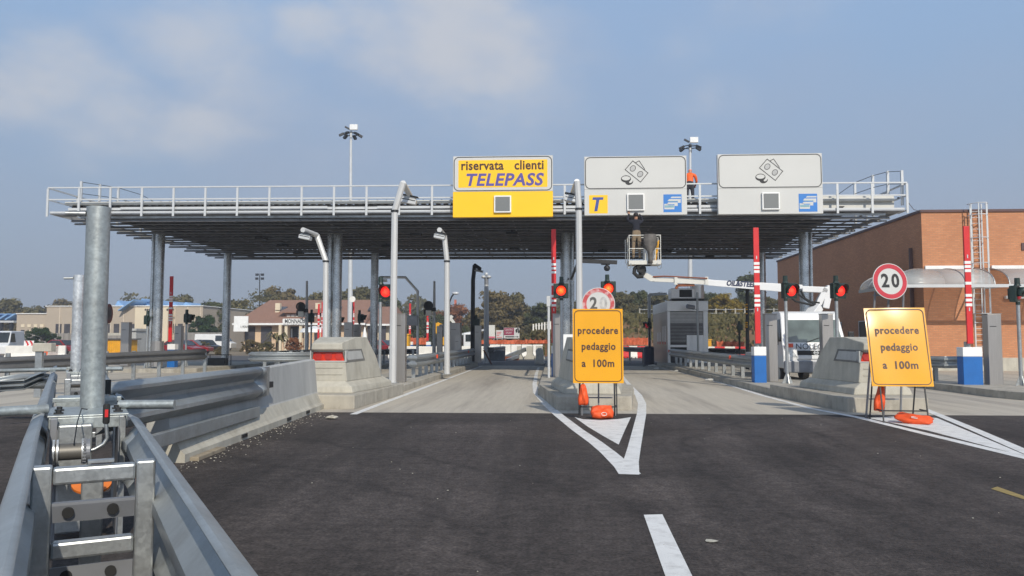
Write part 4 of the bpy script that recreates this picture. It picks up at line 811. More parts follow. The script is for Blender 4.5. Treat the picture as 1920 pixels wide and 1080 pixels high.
def masts():
    # thin bent pole carrying a grey lane box
    p = [P(783, 660, 40), P(783, 546, 40), P(760, 520, 40), P(712, 520, 40)]; p[0].z = .19
    t = thing('bent_pole', tuple(p[0]), 'thin pale pole bent over to the left behind the lit red signal', 'pole'); MB().tube(p, .07, 10).build('pole', M_whitemetal, t, smooth=True)
    c = P(720, 526, 40); MB().box(c, (.3, .2, .14)).build('lamp_head', M_whitemetal, t); c = P(772, 601, 39.8); MB().box(c, (.6, .2, .52)).build('grey_box', MATS['grey steel plate'], t, bevel=.02)
    # slim masts with clamps and a camera
    for px, lab, cx, cy in ((575, 'thin mast with a black round lamp and clamps beside the restaurant name board', 564, 575), (814, 'thin mast with a black round lamp and clamps left of the second hooked lamp pole', 803, 573)):
        a = P(px, 660, 44); a.z = .19; b = P(px+.5, 527, 44); t = thing('slim_mast', tuple(a), lab, 'mast'); MB().tube([a, P(px, 600, 44), b], [.11, .085, .06], 10).build('mast', M_whitemetal, t, smooth=True)
        c = P(cx, cy, 43.6); mb = MB(); T = facing(c, 0, R(15)); ring2d(mb, circ(.26, 20), circ(.17, 20), T, 0, .12); mb.disc(c+Vector((0, .06, 0)), .18, (0, -1, 0), 18, 0, .02); mb.box(c+Vector((-.1, .1, -.35)), (.3, .2, .3)); mb.build('round_lamp', M_black, t)
        d = P(px-10, cy+14, 43.7); mb = MB(); mb.box(d, (.3, .25, .3)); mb.tube([d, P(px, cy+20, 43.9)], .05, 8); mb.tube([P(px-12, cy+22, 43.6), P(px-4, cy+27, 43.7), P(px, cy+18, 43.9)], .03, 6); mb.tube([P(px-9, cy+16, 43.6), P(px-7, cy+30, 43.6)], .03, 6); mb.build('clamp', M_limewhite, t)
        MB().bar(P(px-8, cy+8, 43.7), P(px+3, cy+7, 43.8), .2).build('black_arm', M_black, t)
    a = P(912, 660, 50); a.z = .0; b = P(912, 520, 50); t = thing('floodlight_pole', tuple(a), 'pale pole topped by two small floodlights before the autumn trees', 'floodlight')
    MB().tube([a, P(912, 548, 50), b], [.18, .15, .12], 10).build('pole', M_lamppost, t, smooth=True); MB().tube([P(912, 548, 50), P(912, 520, 50)], .135, 10).build('grey_sleeve', MATS['grey steel plate'], t)
    for k in (-1, 1): MB().ball(b+Vector((k*.17, -.1, .02)), (.15, .15, .11)).build('floodlight', M_whitemetal, t, smooth='all')
    MB().ball(b+Vector((0, 0, .2)), .12).build('top_lamp', M_whitemetal, t, smooth='all')
    a = P(842, 600, 62); a.z = 0; p = [a, P(842, 580, 62), P(843, 566, 62), P(847, 556, 62), P(852, 550, 62)]; t = thing('street_lamp', tuple(a), 'curved street lamp far behind the second hooked lamp pole', 'street lamp')
    MB().tube(p, .06, 8).build('pole', M_darkmetal, t, smooth=True); MB().ball(p[-1]+Vector((.08, 0, 0)), (.28, .14, .13)).build('lamp_head', M_whitemetal, t, smooth='all')
    # high masts
    for px, top, lab in ((657, 246, 'tall floodlight mast rising above the canopy left of the yellow sign'), (1293, 270, 'tall floodlight mast rising behind the gap between the white cash signs')):
        a = P(px, 600, 80); a.z = 0; b = P(px+1, top, 80); t = thing('high_mast_light', tuple(a), lab, 'floodlight mast', 'tall floodlight masts behind the canopy')
        MB().tube([a, (a+b)/2, b], [.30, .21, .12], 12).build('mast', M_whitemetal, t, smooth=True)
        mb = MB(); ringp = [b+Vector((.75*math.cos(R(30*k)), .75*math.sin(R(30*k)), -.3)) for k in range(13)]; mb.tube(ringp, .05, 6)
        for k in range(3): mb.bar(b+Vector((.75*math.cos(R(120*k)), .75*math.sin(R(120*k)), -.3)), b+Vector((0, 0, -.25)), .05)
        mb.build('ring', M_darkmetal, t)
        for k in range(6):
            a_ = R(60*k+20); MB().box((0, 0, 0), (.5, .3, .22), 0, Matrix.Translation(b+Vector((.95*math.cos(a_), .95*math.sin(a_), -.42))) @ Matrix.Rotation(a_, 4, 'Z') @ Matrix.Rotation(.5, 4, 'Y')).build('floodlight', M_darkmetal, t)
        MB().box(b+Vector((.35, -.2, .35)), (.8, .3, .55)).box(b+Vector((0, 0, .1)), (.06, .06, .3)).build('white_floodlight', M_white, t)
        MB().bar(b+Vector((-.6, -.1, .45)), b+Vector((-.1, 0, .2)), .16).build('camera', M_darkmetal, t)
    a = P(487, 600, 140); a.z = 0; b = P(487, 515, 140); t = thing('floodlight_pole', tuple(a), 'thin distant floodlight mast above the restaurant roof', 'floodlight'); MB().tube([a, b], [.14, .08], 6).build('pole', M_darkmetal, t)
    for dx in (-.5, .5):
        for dz in (0, -.7): MB().box(b+Vector((dx, 0, dz)), (.5, .3, .4)).build('floodlight', M_darkmetal, t)
    MB().bar(b+Vector((-.6, 0, .1)), b+Vector((.6, 0, .1)), .08).build('crossbar', M_darkmetal, t)
    a = P(1400, 600, 40); a.z = 0; b = P(1401, 535, 40); t = thing('striped_pole', tuple(a), 'black pole with yellow bands in front of the earth bank', 'pole'); MB().tube([a, b], .085, 10).build('pole', M_black, t, smooth=True)
    mb = MB()
    for y in (571, 576, 580, 588, 605, 609, 613): c = P(1400.5, y, 40); mb.tube([c-Vector((0, 0, .03)), c+Vector((0, 0, .03))], .089, 10)
    mb.build('band', M_contyellow, t)
    c = P(1138, 492, 27.6); e = P(1090, 491, 30.5); t = thing('camera_arm', tuple(e), 'black bar with a hanging dome camera above the red orange signal', 'camera'); MB().bar(P(1085, 489, 27.6), P(1157, 492, 27.6), .13).build('arm', M_black, t); MB().bar(P(1085, 489, 27.6), Vector((.75, 35.8, P(1085, 489, 27.6).z)), .08).build('strut', M_black, t)
    MB().tube([c, c-Vector((0, 0, .12))], .05, 8).ball(c-Vector((0, 0, .2)), .11).bx(c.x-.2, c.x+.1, c.y-.03, c.y+.03, c.z-.09, c.z-.05).build('dome_camera', M_black, t, smooth=True)
    a = P(1029, 650, 27.4); t = thing('white_post', (a.x, a.y, 0), 'thin white post close left of the tall red bar', 'post'); MB().tube([(a.x, a.y, 0), (a.x, a.y, P(1029, 562, 27.4).z)], .045, 10).build('post', M_whitemetal, t, smooth=True)
    q = P(1030, 565, 27.4); MB().box((q.x-.03, q.y, q.z), (.13, .12, .36)).build('head', M_whitemetal, t, bevel=.01)
masts()
q = P(1065, 640, 23); tag(MB().bx(P(1056, 640, 23).x, P(1076, 640, 23).x, 23, 23.15, .19, P(1060, 627, 23).z).build('white_box', M_white, bevel=.01), 'white flat box behind the cushion at the left edge of the upright yellow sign', 'box')

# ================================================================== road-work signs, limit signs, sandbags
def worksign(c, W, H, lean, yaw, label):     # c = bottom centre of the panel
    t = thing('roadwork_sign', (c.x, c.y, 0), label, 'road sign', 'yellow roadwork signs on black stands')
    T = Matrix.Translation(c) @ Matrix.Rotation(yaw, 4, 'Z') @ Matrix.Rotation(-lean, 4, 'X') @ FACE @ Matrix.Translation((0, H/2, 0))
    mb = MB(); nx_, ny_ = 16, 20; bk = 1 if lean > R(10) else .12
    def zb(x, y): u = x/W; v_ = y/H; return -bk*(.13*max(0, v_-.08)**2*max(.15, .62-1.7*u)+.03*max(0, -u-.2)**2) + bk*.004*math.sin(x*7+y*3)
    for z0 in (0, -.004):
        mb.add([T @ Vector((W*(i/nx_-.5), H*(j/ny_-.5), zb(W*(i/nx_-.5), H*(j/ny_-.5))-.001+z0)) for j in range(ny_+1) for i in range(nx_+1)], [[j*(nx_+1)+i, j*(nx_+1)+i+1, (j+1)*(nx_+1)+i+1, (j+1)*(nx_+1)+i] for j in range(ny_) for i in range(nx_)])
    pn = mb.build('panel', M_amber, t, smooth='all')
    mb = MB(); ring2d(mb, rrect(W-.055, H-.055, .085), rrect(W-.085, H-.085, .07), T, 0, .003); mb.build('border', M_brown, pn)
    for s, xx_, y in (('procedere', 0, .285), ('pedaggio', .01, -.015), ('a', -.275, -.335), ('100m', .095, -.335)):
        text(s, .195, M_brown, pn, T @ Matrix.Translation((xx_, y*H/1.40, .003)), 'lettering', bold=.0045, space=1.10, sx=.86 if y > -.3 else .92)
    mb = MB(); up_ = (T.to_3x3() @ Vector((0, 1, 0))); nrm = T.to_3x3() @ Vector((0, 0, 1)); rgt = T.to_3x3() @ Vector((1, 0, 0))
    for sx in (-.36, .36):
        a = c+rgt*sx*W - nrm*.035; top = a+up_*H*.62; ft = a-up_*(c.z/up_.z); mb.bar(top, ft, .022); back = Vector((top.x+.0, top.y, 0))-Vector((nrm.x, nrm.y, 0))*.42; back.z = 0; mb.bar(top, back, .022)
    for z, off in ((.22, .0),):
        a = c+rgt*-.36*W-nrm*.03; k = (c.z-z)/up_.z; mb.bar(a-up_*k, a+rgt*.72*W-up_*k, .022)
        b1 = Vector((a.x, a.y, 0)); mb.bar(a-up_*k, (a-up_*k)-Vector((nrm.x, nrm.y, 0))*.36, .02); mb.bar(a+rgt*.72*W-up_*k, (a+rgt*.72*W-up_*k)-Vector((nrm.x, nrm.y, 0))*.36, .02)
    mb.build('stand', M_darkmetal, t)
    return t
worksign(P(1122, 718.5, 15.35), .96, 1.42, R(4), R(1), 'upright yellow roadwork sign in front of the middle cushion')
worksign(P(1693, 724.5, 14.9), 1.07, 1.47, R(12.3), R(-3), 'leaning yellow roadwork sign shining at its top left corner, by the right cushion')
def limit(c, r, lean, yaw, ground_y, label, glared):
    t = thing('speed_limit_sign', (c.x, ground_y, 0), label, 'road sign', 'round twenty limit signs')
    T = Matrix.Translation(c) @ Matrix.Rotation(yaw, 4, 'Z') @ Matrix.Rotation(-lean, 4, 'X') @ FACE
    mb = MB(); plate2d(mb, circ(r, 40), T, -.012, 0); d = mb.build('disc', M_signwhite, t)
    mb = MB(); ring2d(mb, circ(r*.96, 40), circ(r*.72, 40), T, 0, .003); mb.build('red_ring', M_limitred if not glared else M_limitglare, d)
    text('2', r*1.02, M_black if not glared else M_glareblack, d, T @ Matrix.Translation((-r*.29, 0, .003)), 'digit', bold=.011, sx=.88); text('0', r*1.02, M_black if not glared else M_glarefaint, d, T @ Matrix.Translation((r*.30, 0, .003)), 'digit', bold=.011, sx=.88)
    mb = MB(); zb = c.z-r*.6
    for sx in (-.26, 0, .26): mb.bar((c.x+sx, c.y+.05, c.z-r*(.55 if sx else .2)), (c.x+sx*1.25, ground_y, 0), .03)
    for z in (zb-.05, zb-.5, .35): f = (c.z-z)/c.z; y = c.y+.05+(ground_y-c.y-.05)*f; mb.bar((c.x-.28, y+.01, z), (c.x+.28, y+.01, z), .025)
    mb.build('stand', MATS['grey steel plate'], t)
M_limitred = mat('red sign ring', (.52, .035, .05), .35, 0, .08, 3); M_limitglare = mat('worn red sign ring', (.50, .07, .07), .35, 0, .1, 8, dirt=((.72, .66, .64), .9), dscale=9)  # second ring has glare painted in as pale patches
M_glareblack = mat('worn black digit', (.09, .09, .085), .5, 0, .3, 9); M_glarefaint = mat('glare-paled grey digit', (.42, .42, .41), .5, 0, .3, 9)  # digits greyed in colour to stand in for glare on the disc
limit(P(1122, 570, 15.75), .325, R(3), 0, 15.95, 'worn round limit sign with zero paled by painted glare above the upright yellow sign', True)
limit(P(1669, 527.5, 15.4), .345, R(6), R(9), 15.9, 'clean round limit sign above the leaning yellow sign', False)
def bag(c, r, T, label, hang=False):
    n = 18; rd = random.Random(int(c.x*1000)); ph = [rd.uniform(0, 6) for _ in range(6)]; mb = MB()
    def pt(i, j, s_):
        u = 2*i/n-1; v = 2*j/n-1; tw = 1.0 if not hang else .45+.55*min(1, (1-v)*.75)**.8
        edge = max(0, (1-abs(u)**3.0)*(1-abs(v)**3.0))**.5
        wr = .16*math.sin(4*u+3*v+ph[0])+.12*math.sin(7*v-3*u+ph[1])+.10*math.sin(9*u+ph[2])*math.sin(6*v+ph[3])
        x = u*r[0]*tw*(1-.07*abs(v)**2+.03*math.sin(5*v+ph[4])); y = v*r[1]*(1-.07*abs(u)**2+.03*math.sin(5*u+ph[5]))
        return T @ Vector((x, y, s_*r[2]*edge*(1+wr) + (0 if hang else r[2]*.25*math.sin(2.2*u+ph[2])*edge)))
    for s_ in (1, -1): mb.add([pt(i, j, s_) for j in range(n+1) for i in range(n+1)], [[j*(n+1)+i, j*(n+1)+i+1, (j+1)*(n+1)+i+1, (j+1)*(n+1)+i] for j in range(n) for i in range(n)])
    o = mb.build('sandbag', M_sandbag, smooth='all', loc=tuple(c)); tag(o, label, 'sandbag', 'orange sandbags weighing the sign stands')
    bm = bmesh.new(); bm.from_mesh(o.data); bmesh.ops.remove_doubles(bm, verts=bm.verts, dist=.0005); bm.to_mesh(o.data); bm.free()
    if not hang: a = T @ Vector((r[0]*.1, -r[1]*.75, r[2]*.75)); MB().tube([a+(T.to_3x3() @ Vector((.05*math.cos(k*.6), .035*math.sin(k*.6), .012))) for k in range(11)], .006, 6).build('tie', M_bag, o)
    return o
def T3(c, rz=0, rx=0, ry=0): return Matrix.Translation(Vector(c)) @ Matrix.Rotation(rz, 4, 'Z') @ Matrix.Rotation(ry, 4, 'Y') @ Matrix.Rotation(rx, 4, 'X')
c = P(1093.5, 740, 15.25); bag(c, (.10, .20, .075), T3(c, 0, R(90)), 'orange sandbag hanging under the upright yellow sign', True)
c = P(1129, 774, 15.3); c.z = .125; bag(c, (.215, .14, .10), T3(c, R(4), R(50)), 'plump orange sandbag on the ground below the upright yellow sign')
c = P(1650, 746, 15.2); bag(c, (.10, .25, .07), T3(c, 0, R(90), .14), 'orange sandbag hanging under the leaning yellow sign', True)
c = P(1713, 783, 14.75); c.z = .085; bag(c, (.31, .2, .07), T3(c, R(-32), R(10), R(7)), 'flat orange sandbag slumped on the white triangle right of the leaning sign')

# ================================================================== toll booth
M_silver = mat('silver booth panel', (.90, .90, .89), .3, .35, .03, 1.5)
t = thing('toll_booth', (7.35, 48, .19), 'white and steel toll booth with blinds behind the long guardrail', 'toll booth')
x0, x1, y0, y1, zb, zt = 6.28, 8.5, 45.0, 51.5, .1, 3.05
mb = MB(); mb.bx(x0, x0+.14, y0, y0+.14, zb, zt).bx(x1-.25, x1, y0, y0+.14, zb, zt); mb.bx(x0+1.05, x1-.25, y0+.01, y0+.12, zb, 1.72); mb.build('front_frame', M_silver, t, bevel=.01)
MB().bx(x0-.02, x1+.02, y0-.04, y1, zt+.002, zt+.58).build('roof', M_silver, t, bevel=.02)
MB().bx(x0+.02, x1-.02, y0+.2, y1-.03, zb, zt).build('cabin', mat('booth interior', (.035, .035, .04), .5, 0, .2, 2), t)
mb = MB(); mb.bx(x0-.012, x0+.018, y0+.15, y1, zb, zt); sd = mb.build('side_panel', M_stain, t)
for k in range(6):
    yy = y0+.7+k*.62+(.3 if k > 2 else 0); MB().bx(x0-.02, x0-.013, yy, yy+.26, 1.351, 1.9 if k > 2 else 2.25).build('white_bar', M_white, sd); MB().bx(x0-.021, x0-.0135, yy, yy+.26, 1.2, 1.35).build('red_bar', M_red, sd)
MB().bx(x0+.145, x1-.255, y0+.09, y0+.11, 1.0, zt-.02).build('window', M_window, t)
mb = MB()
for k in range(24):
    z = zt-.06-k*.078; xe = x1-.26 if z > 1.74 else x0+1.04
    if z > 1.3: mb.bx(x0+.15, xe, y0+.045, y0+.075, z-.008 if k > 7 else z-.03, z+.008 if k > 7 else z+.03)
mb.build('blind', mat('grey blind', (.55, .55, .54), .4, .3, .1, 3), t)
MB().bx(x0+.145, x0+1.045, y0+.0, y0+.12, 1.05, 1.18).build('sill', M_silver, t, bevel=.01)
ac = MB().bx(x0+.25, x0+1.55, y0+.3, y0+1.4, zt+.72, zt+1.3).build('air_conditioner', M_silver, t, bevel=.03)
MB().bx(x0+.72, x0+1.42, y0+.285, y0+.31, zt+.80, zt+1.22).build('fan_grille', M_black, ac)
MB().bx(x0+.3, x0+2.1, y0+.35, y0+1.3, zt+.59, zt+.71).build('roof_rack', M_darkmetal, t)
MB().tube([(x1-.42, y0+.9, zt+.75), (x1-.42, y0+.9, zt+1.5)], .40, 24).build('vent_drum', M_silver, t, smooth=True)
MB().tube([(x0+.8, y0+1.6, zt+1.3), (x0+.8, y0+1.6, zt+1.75), (x1-.5, y0+1.6, zt+1.78)], .07, 8).build('roof_pipe', M_darkmetal, t, smooth=True)
mb = MB(); mb.tube([(x1-.72, y0-.9, .19), (x1-.72, y0-.9, zt+1.0)], .06, 10); c = Vector((x1-.95, y0-.9, zt+.12)); mb.bar(c+Vector((.25, 0, -.1)), c, .05); mb.build('camera_pole', M_galv, t, smooth=True)
MB().tube([c+Vector((-.35, -.15, .12)), c+Vector((.05, .05, .05))], .12, 12).build('camera', MATS['grey steel plate'], t, smooth=True)
mb = MB(); q = P(1218, 640, 48.5); mb.tube([(q.x, 48.5, .19), (q.x, 48.5, P(1218, 552, 48.5).z), ], .09, 8); mb.bar((q.x, 48.5, P(1218, 552, 48.5).z), (P(1250, 551, 48.5).x, 48.5, P(1250, 551, 48.5).z), .14); mb.build('portal_arm', M_whitemetal, t)
q = P(1217, 668, 47.5); tag(MB().tube([(q.x, 47.5, 0), (q.x, 47.5, 1.0), (q.x, 47.5, 1.08)], [.3, .3, .22], 16).build('bollard', M_navy, smooth=True), 'dark blue bollard at the far left corner of the toll booth', 'bollard')

# ================================================================== people
def person(loc, joints, radii, edges, mats, segm, label, rz=0, hair=None, head=None):
    me = bpy.data.meshes.new('person'); me.from_pydata([Vector(j) for j in joints], edges, []); tmp = bpy.data.objects.new('tmp', me); COL.objects.link(tmp)
    md = tmp.modifiers.new('s', 'SKIN'); sv = me.skin_vertices[0].data
    for i, r in enumerate(radii): sv[i].radius = (r, r) if not isinstance(r, tuple) else r
    sv[0].use_root = True
    sb = tmp.modifiers.new('u', 'SUBSURF'); sb.levels = 2; sb.render_levels = 2
    dg = bpy.context.evaluated_depsgraph_get(); dg.update(); m2 = bpy.data.meshes.new_from_object(tmp.evaluated_get(dg)); bpy.data.objects.remove(tmp)
    for q in mats: m2.materials.append(q)
    J = [Vector(j) for j in joints]
    for p in m2.polygons:
        best = 9; bi = 0
        for (a, b), sg in zip(edges, segm):
            ab = J[b]-J[a]; f = max(0, min(1, (p.center-J[a]).dot(ab)/ab.length_squared)); d = (p.center-(J[a]+ab*f)).length
            if d < best: best = d; bi = sg
        p.material_index = bi; p.use_smooth = True
    o = bpy.data.objects.new('person', m2); COL.objects.link(o); o.location = loc; o.rotation_euler = (0, 0, rz); ORG[o] = Vector((0, 0, 0))
    tag(o, label, 'person')
    if hair is not None:
        ORG[o] = Vector((0, 0, 0)); hair.build('hair', M_hair, o, smooth='all')
    return o
def hand(J, Rr, E_, S_, wrist, d, side, seg):     # palm and five fingers from a wrist joint index
    d = Vector(d).normalized(); s = Vector(side).normalized(); w0 = Vector(J[wrist])
    J.append(w0+d*.075); Rr.append((.04, .02)); p = len(J)-1; E_.append((wrist, p)); S_.append(seg)
    for k, ln in ((-1.4, .06), (-.5, .075), (.5, .07), (1.4, .055)):
        J.append(w0+d*.09+s*k*.018); Rr.append(.010); a = len(J)-1; E_.append((p, a)); S_.append(seg)
        J.append(w0+d*(.09+ln*.6)+s*k*.021); Rr.append(.009); b = len(J)-1; E_.append((a, b)); S_.append(seg)
        J.append(w0+d*(.09+ln)+s*k*.021+s.cross(d)*.02); Rr.append(.008); E_.append((b, len(J)-1)); S_.append(seg)
    J.append(w0+d*.05+s*.05); Rr.append(.011); E_.append((p, len(J)-1)); S_.append(seg)
    J.append(w0+d*.085+s*.06); Rr.append(.009); E_.append((len(J)-2, len(J)-1)); S_.append(seg)
# worker standing in the basket, back to us, arms raised to the canopy
def worker(arms_up, bend, mats):
    J = [(0, 0, .95), (0, 0, 1.12), (0, bend*.4, 1.32), (0, bend*.8, 1.46), (0, bend*1.15, 1.54), (0, bend*1.4, 1.63), (0, bend*1.5, 1.72)]
    Rr = [(.155, .12), (.15, .115), (.17, .12), (.13, .10), .055, (.085, .10), (.075, .085)]; E_ = [(0, 1), (1, 2), (2, 3), (3, 4), (4, 5), (5, 6)]; S_ = [0, 1, 1, 1, 2, 3]
    for s in (-1, 1):
        n = len(J); J += [(s*.10, 0, .88), (s*.115, .02, .50), (s*.125, -.02, .10), (s*.13, .12, .045)]; Rr += [.095, .066, .052, (.045, .035)]
        E_ += [(0, n), (n, n+1), (n+1, n+2), (n+2, n+3)]; S_ += [0, 0, 0, 4]
        n = len(J)
        if arms_up: J += [(s*.20, bend*.7, 1.44), (s*.30, bend+.14, 1.56), (s*.20, bend+.26, 1.78)]
        else: J += [(s*.20, bend*.8, 1.42), (s*.25, bend+.02, 1.15), (s*.16, bend+.20, 1.0)]
        Rr += [.075, .05, .038]; E_ += [(3, n), (n, n+1), (n+1, n+2)]; S_ += [1, 1, 1]
        hand(J, Rr, E_, S_, n+2, (0, .3, .95) if arms_up else (-.2*s, .8, -.4), (s, 0, 0), 2)
    return J, Rr, E_, S_
J, Rr, E_, S_ = worker(True, .04, None); hm = MB(); hm.ball((0, .045, 1.72), (.098, .115, .095), 0, 14, 9)
bk = P(1195, 487, 30.0); bk.z = P(1195, 487, 30.2).z
person((bk.x, 30.25, bk.z), J, Rr, E_, [M_khaki, M_darkcloth, M_skin, M_hair, M_black], S_, 'worker in khaki trousers and dark top standing in the lift basket, arms raised', R(8), hm)
J, Rr, E_, S_ = worker(False, .22, None); hm = MB(); hm.ball((0, .31, 1.71), (.10, .12, .10), 0, 14, 9)
q = P(1293.5, 388, 32.2)
person((q.x, 32.2, q.z-.02), [(a*1.05, b, c*.93) for a, b, c in [tuple(v) for v in J]], Rr, E_, [M_jeans, M_orange, M_skin, M_orange, M_black], S_, 'worker in bright orange hooded jacket on the canopy roof between the cash signs', R(-15))

# ================================================================== boom lift truck
tr = thing('boom_lift_truck', (8.41, 26.6, 0), 'white boom lift truck parked behind the right cushion, boom reaching left under the canopy', 'truck')
X, Y = 8.41, 26.4
def TT(): return Matrix.Translation(Vector((X, Y, 0)))
tp = lambda y, z: 1.0-.11*max(0, (z-1.2)/1.25)
mb = MB(); mb.prof([(0, .55), (-.03, .95), (.03, 1.27), (.12, 1.33), (.50, 2.18), (.62, 2.36), (.80, 2.42), (1.65, 2.44), (1.72, 2.30), (1.72, .55)], -1.04, 1.04, 0, TT(), tp); cab = mb.build('cab', M_carwhite, tr, bevel=.035)
def wq(pts, off): return [Vector((X+x*tp(0, z), Y+y-off, z+off*.4)) for x, y, z in pts]
mb = MB(); pts = [(-.93, .145, 1.40), (.93, .145, 1.40), (.90, .475, 2.13), (-.90, .475, 2.13)]; mb.loft([wq(pts, -.03), wq(pts, .006)]); ws = mb.build('windscreen', M_wind, cab)
mb = MB()
for x in (-.25, .45): mb.bar((X+x, Y+.10, 1.40), (X+x+.5, Y+.21, 1.56), .02)
mb.build('wiper', M_black, ws)
for s in (-1, 1):
    mb = MB(); sp_ = [(s*1.0, .30, 1.42), (s*1.0, 1.35, 1.42), (s*1.0, 1.35, 2.15), (s*1.0, .62, 2.15)]; ri = [[Vector((X+x*tp(0, z)*1.04+s*o, Y+y, z)) for x, y, z in sp_] for o in (-.03, .006)]; mb.loft(ri); mb.build('side_window', M_glass, cab)
    mb = MB(); hl = [(s*.60, -.01, .93), (s*.98, .02, .90), (s*1.0, .05, 1.25), (s*.80, .03, 1.25)]; mb.loft([[Vector((X+x, Y+y-.035+o, z)) for x, y, z in hl] for o in (0, .06)]); h = mb.build('headlight', mat('headlamp glass', (.55, .55, .53), .1, .2, .3, 14) if s < 0 else MATS['headlamp glass'], cab)
    mb = MB(); ml = MB().bar((X+s*1.02, Y+.35, 1.45), (X+s*1.18, Y+.22, 1.5), .03).build('mirror_arm', M_black, cab); MB().bx(X+s*1.21-.09, X+s*1.21+.09, Y+.16, Y+.26, 1.3, 1.75).build('mirror', M_black, ml, bevel=.03)
    for yy in (.75, 4.1):
        wb = MB(); wb.tube([(X+s*.72, Y+yy, .36), (X+s*.98, Y+yy, .36)], .36, 24); w_ = wb.build('wheel', M_rubber, tr, bevel=.03, smooth=True); MB().tube([(X+s*.98, Y+yy, .36), (X+s*.99, Y+yy, .36)], .2, 18).build('rim', M_whitemetal, w_)
mb = MB().bx(X-.58, X+.58, Y-.045, Y+.0, .99, 1.13); mb.build('grille', M_black, cab)
mb = MB(); ring2d(mb, circ(.075, 20), circ(.055, 20), facing((X, Y-.048, 1.06)), 0, .012); mb.bx(X-.085, X+.085, Y-.058, Y-.048, 1.045, 1.075); mb.build('badge', M_whitemetal, cab)
mb = MB().bx(X-.60, X+.60, Y-.06, Y-.005, .86, .975); mb.build('white_trim', M_carwhite, cab, bevel=.01)
mb = MB().bx(X-1.02, X+1.02, Y-.09, Y+.05, .42, .80); mb.build('bumper', MATS['grey steel plate'], cab, bevel=.03)
MB().bx(X-.98, X-.72, Y-.05, Y-.02, 1.235, 1.36).build('orange_sticker', mat('red orange sticker', (.7, .08, .03), .4, 0, .2, 20), cab)
text('NOLEGGIO', .27, M_black, cab, facing((X-.64, Y-.022, 1.255), R(-8)), 'lettering', align='LEFT', space=1.02, sx=.98)
mb = MB().bx(X-.95, X+.95, Y+1.85, Y+5.2, .62, .82).bx(X-.4, X+.4, Y+.3, Y+5.2, .42, .61); mb.build('chassis', MATS['grey steel plate'], tr)
MB().bx(X-1.0, X+1.0, Y+1.9, Y+5.2, .825, 1.0).build('deck', M_whitemetal, tr, bevel=.01)
mb = MB().tube([(X+.1, Y+3.0, 1.0), (X+.1, Y+3.0, 1.5)], .38, 20); mb.build('turret', M_carwhite, tr, smooth=True)
YB_ = 30.3
def bp(x, y): return P(x, y, YB_)
mb = MB(); mb.bar(Vector((X+.1, Y+3, 1.4)), bp(1532, 575), .4, .3); mb.bar(bp(1530, 578), bp(1548, 540), .24, .22); mb.bar(bp(1547, 578), bp(1556, 536), .22, .24); mb.bar(bp(1516, 585), bp(1538, 566), .18, .2); mb.build('knuckle', M_carwhite, tr, bevel=.02)
mb = MB(); a, b = bp(1503, 542), bp(1551, 544); mb.bar(a, b, .24, .22); mb.build('upper_arm', M_carwhite, tr, bevel=.02)
mb = MB()
for pts in ([(1470, 548), (1490, 565), (1520, 572), (1540, 578)], [(1500, 545), (1508, 560), (1528, 572), (1538, 574)], [(1495, 552), (1515, 566), (1535, 568)]): mb.tube([bp(*q)-Vector((0, .1, 0)) for q in pts], .04, 8)
mb.build('hose', M_rubber, tr, smooth=True)
def bquad(pts, th, m, name, par): v = MB(); v.loft([[P(x, y, YB_-th/2) for x, y in pts], [P(x, y, YB_+th/2) for x, y in pts]]); return v.build(name, m, par, bevel=.012)
bm1 = bquad([(1324, 523), (1338, 525), (1505, 534), (1505, 541), (1462, 547), (1441, 545), (1325, 535)], .26, M_carwhite, 'main_boom', tr)
text('OIL&STEEL', .27, M_navy, bm1, facing(P(1389, 532.5, YB_-.135)) @ Matrix.Rotation(R(-3.5), 4, 'Z'), 'lettering', shear=.2, bold=.012, sx=.84)
bquad([(1268, 521), (1326, 524), (1326, 534), (1268, 531)], .20, M_cream, 'telescopic_boom', tr)
bquad([(1222, 520), (1270, 521.5), (1270, 530), (1222, 528)], .16, M_cream, 'telescopic_boom', tr)
mb = MB()
for x in (1267.5, 1325): mb.loft([[P(a, b, YB_-.14) for a, b in ((x-3, 519), (x+3, 519), (x+3, 534), (x-3, 534))], [P(a, b, YB_+.14) for a, b in ((x-3, 519), (x+3, 519), (x+3, 534), (x-3, 534))]])
mb.build('boom_collar', M_cream, tr, bevel=.01)
mb = MB(); mb.tube([P(1224, 519, YB_-.1), P(1245, 518, YB_-.12), P(1268, 519, YB_-.12), P(1326, 522, YB_-.15)], .03, 6); mb.bar(P(1270, 535, YB_), P(1302, 534, YB_), .1); mb.bar(P(1272, 534, YB_), P(1267, 541, YB_), .09); mb.build('boom_chain', M_rust, tr)
bquad([(1205, 508), (1210, 510), (1226, 519), (1228, 527), (1220, 528), (1207, 520)], .2, M_cream, 'jib', tr)
mb = MB(); mb.tube([P(x, y, 30.1) for x, y in ((1206, 518), (1196, 519), (1189, 512), (1190, 504), (1197, 498), (1205, 495))], .075, 8); mb.tube([P(x, y, 30.0) for x, y in ((1204, 511), (1197, 508), (1196, 502), (1204, 497), (1218, 496), (1224, 492))], .06, 8); mb.bar(P(1203, 515, 30.2), P(1204, 493, 30.2), .22); mb.bar(P(1200, 506, 30.2), P(1211, 505, 30.2), .18); mb.build('hose', M_rubber, tr, smooth=True)
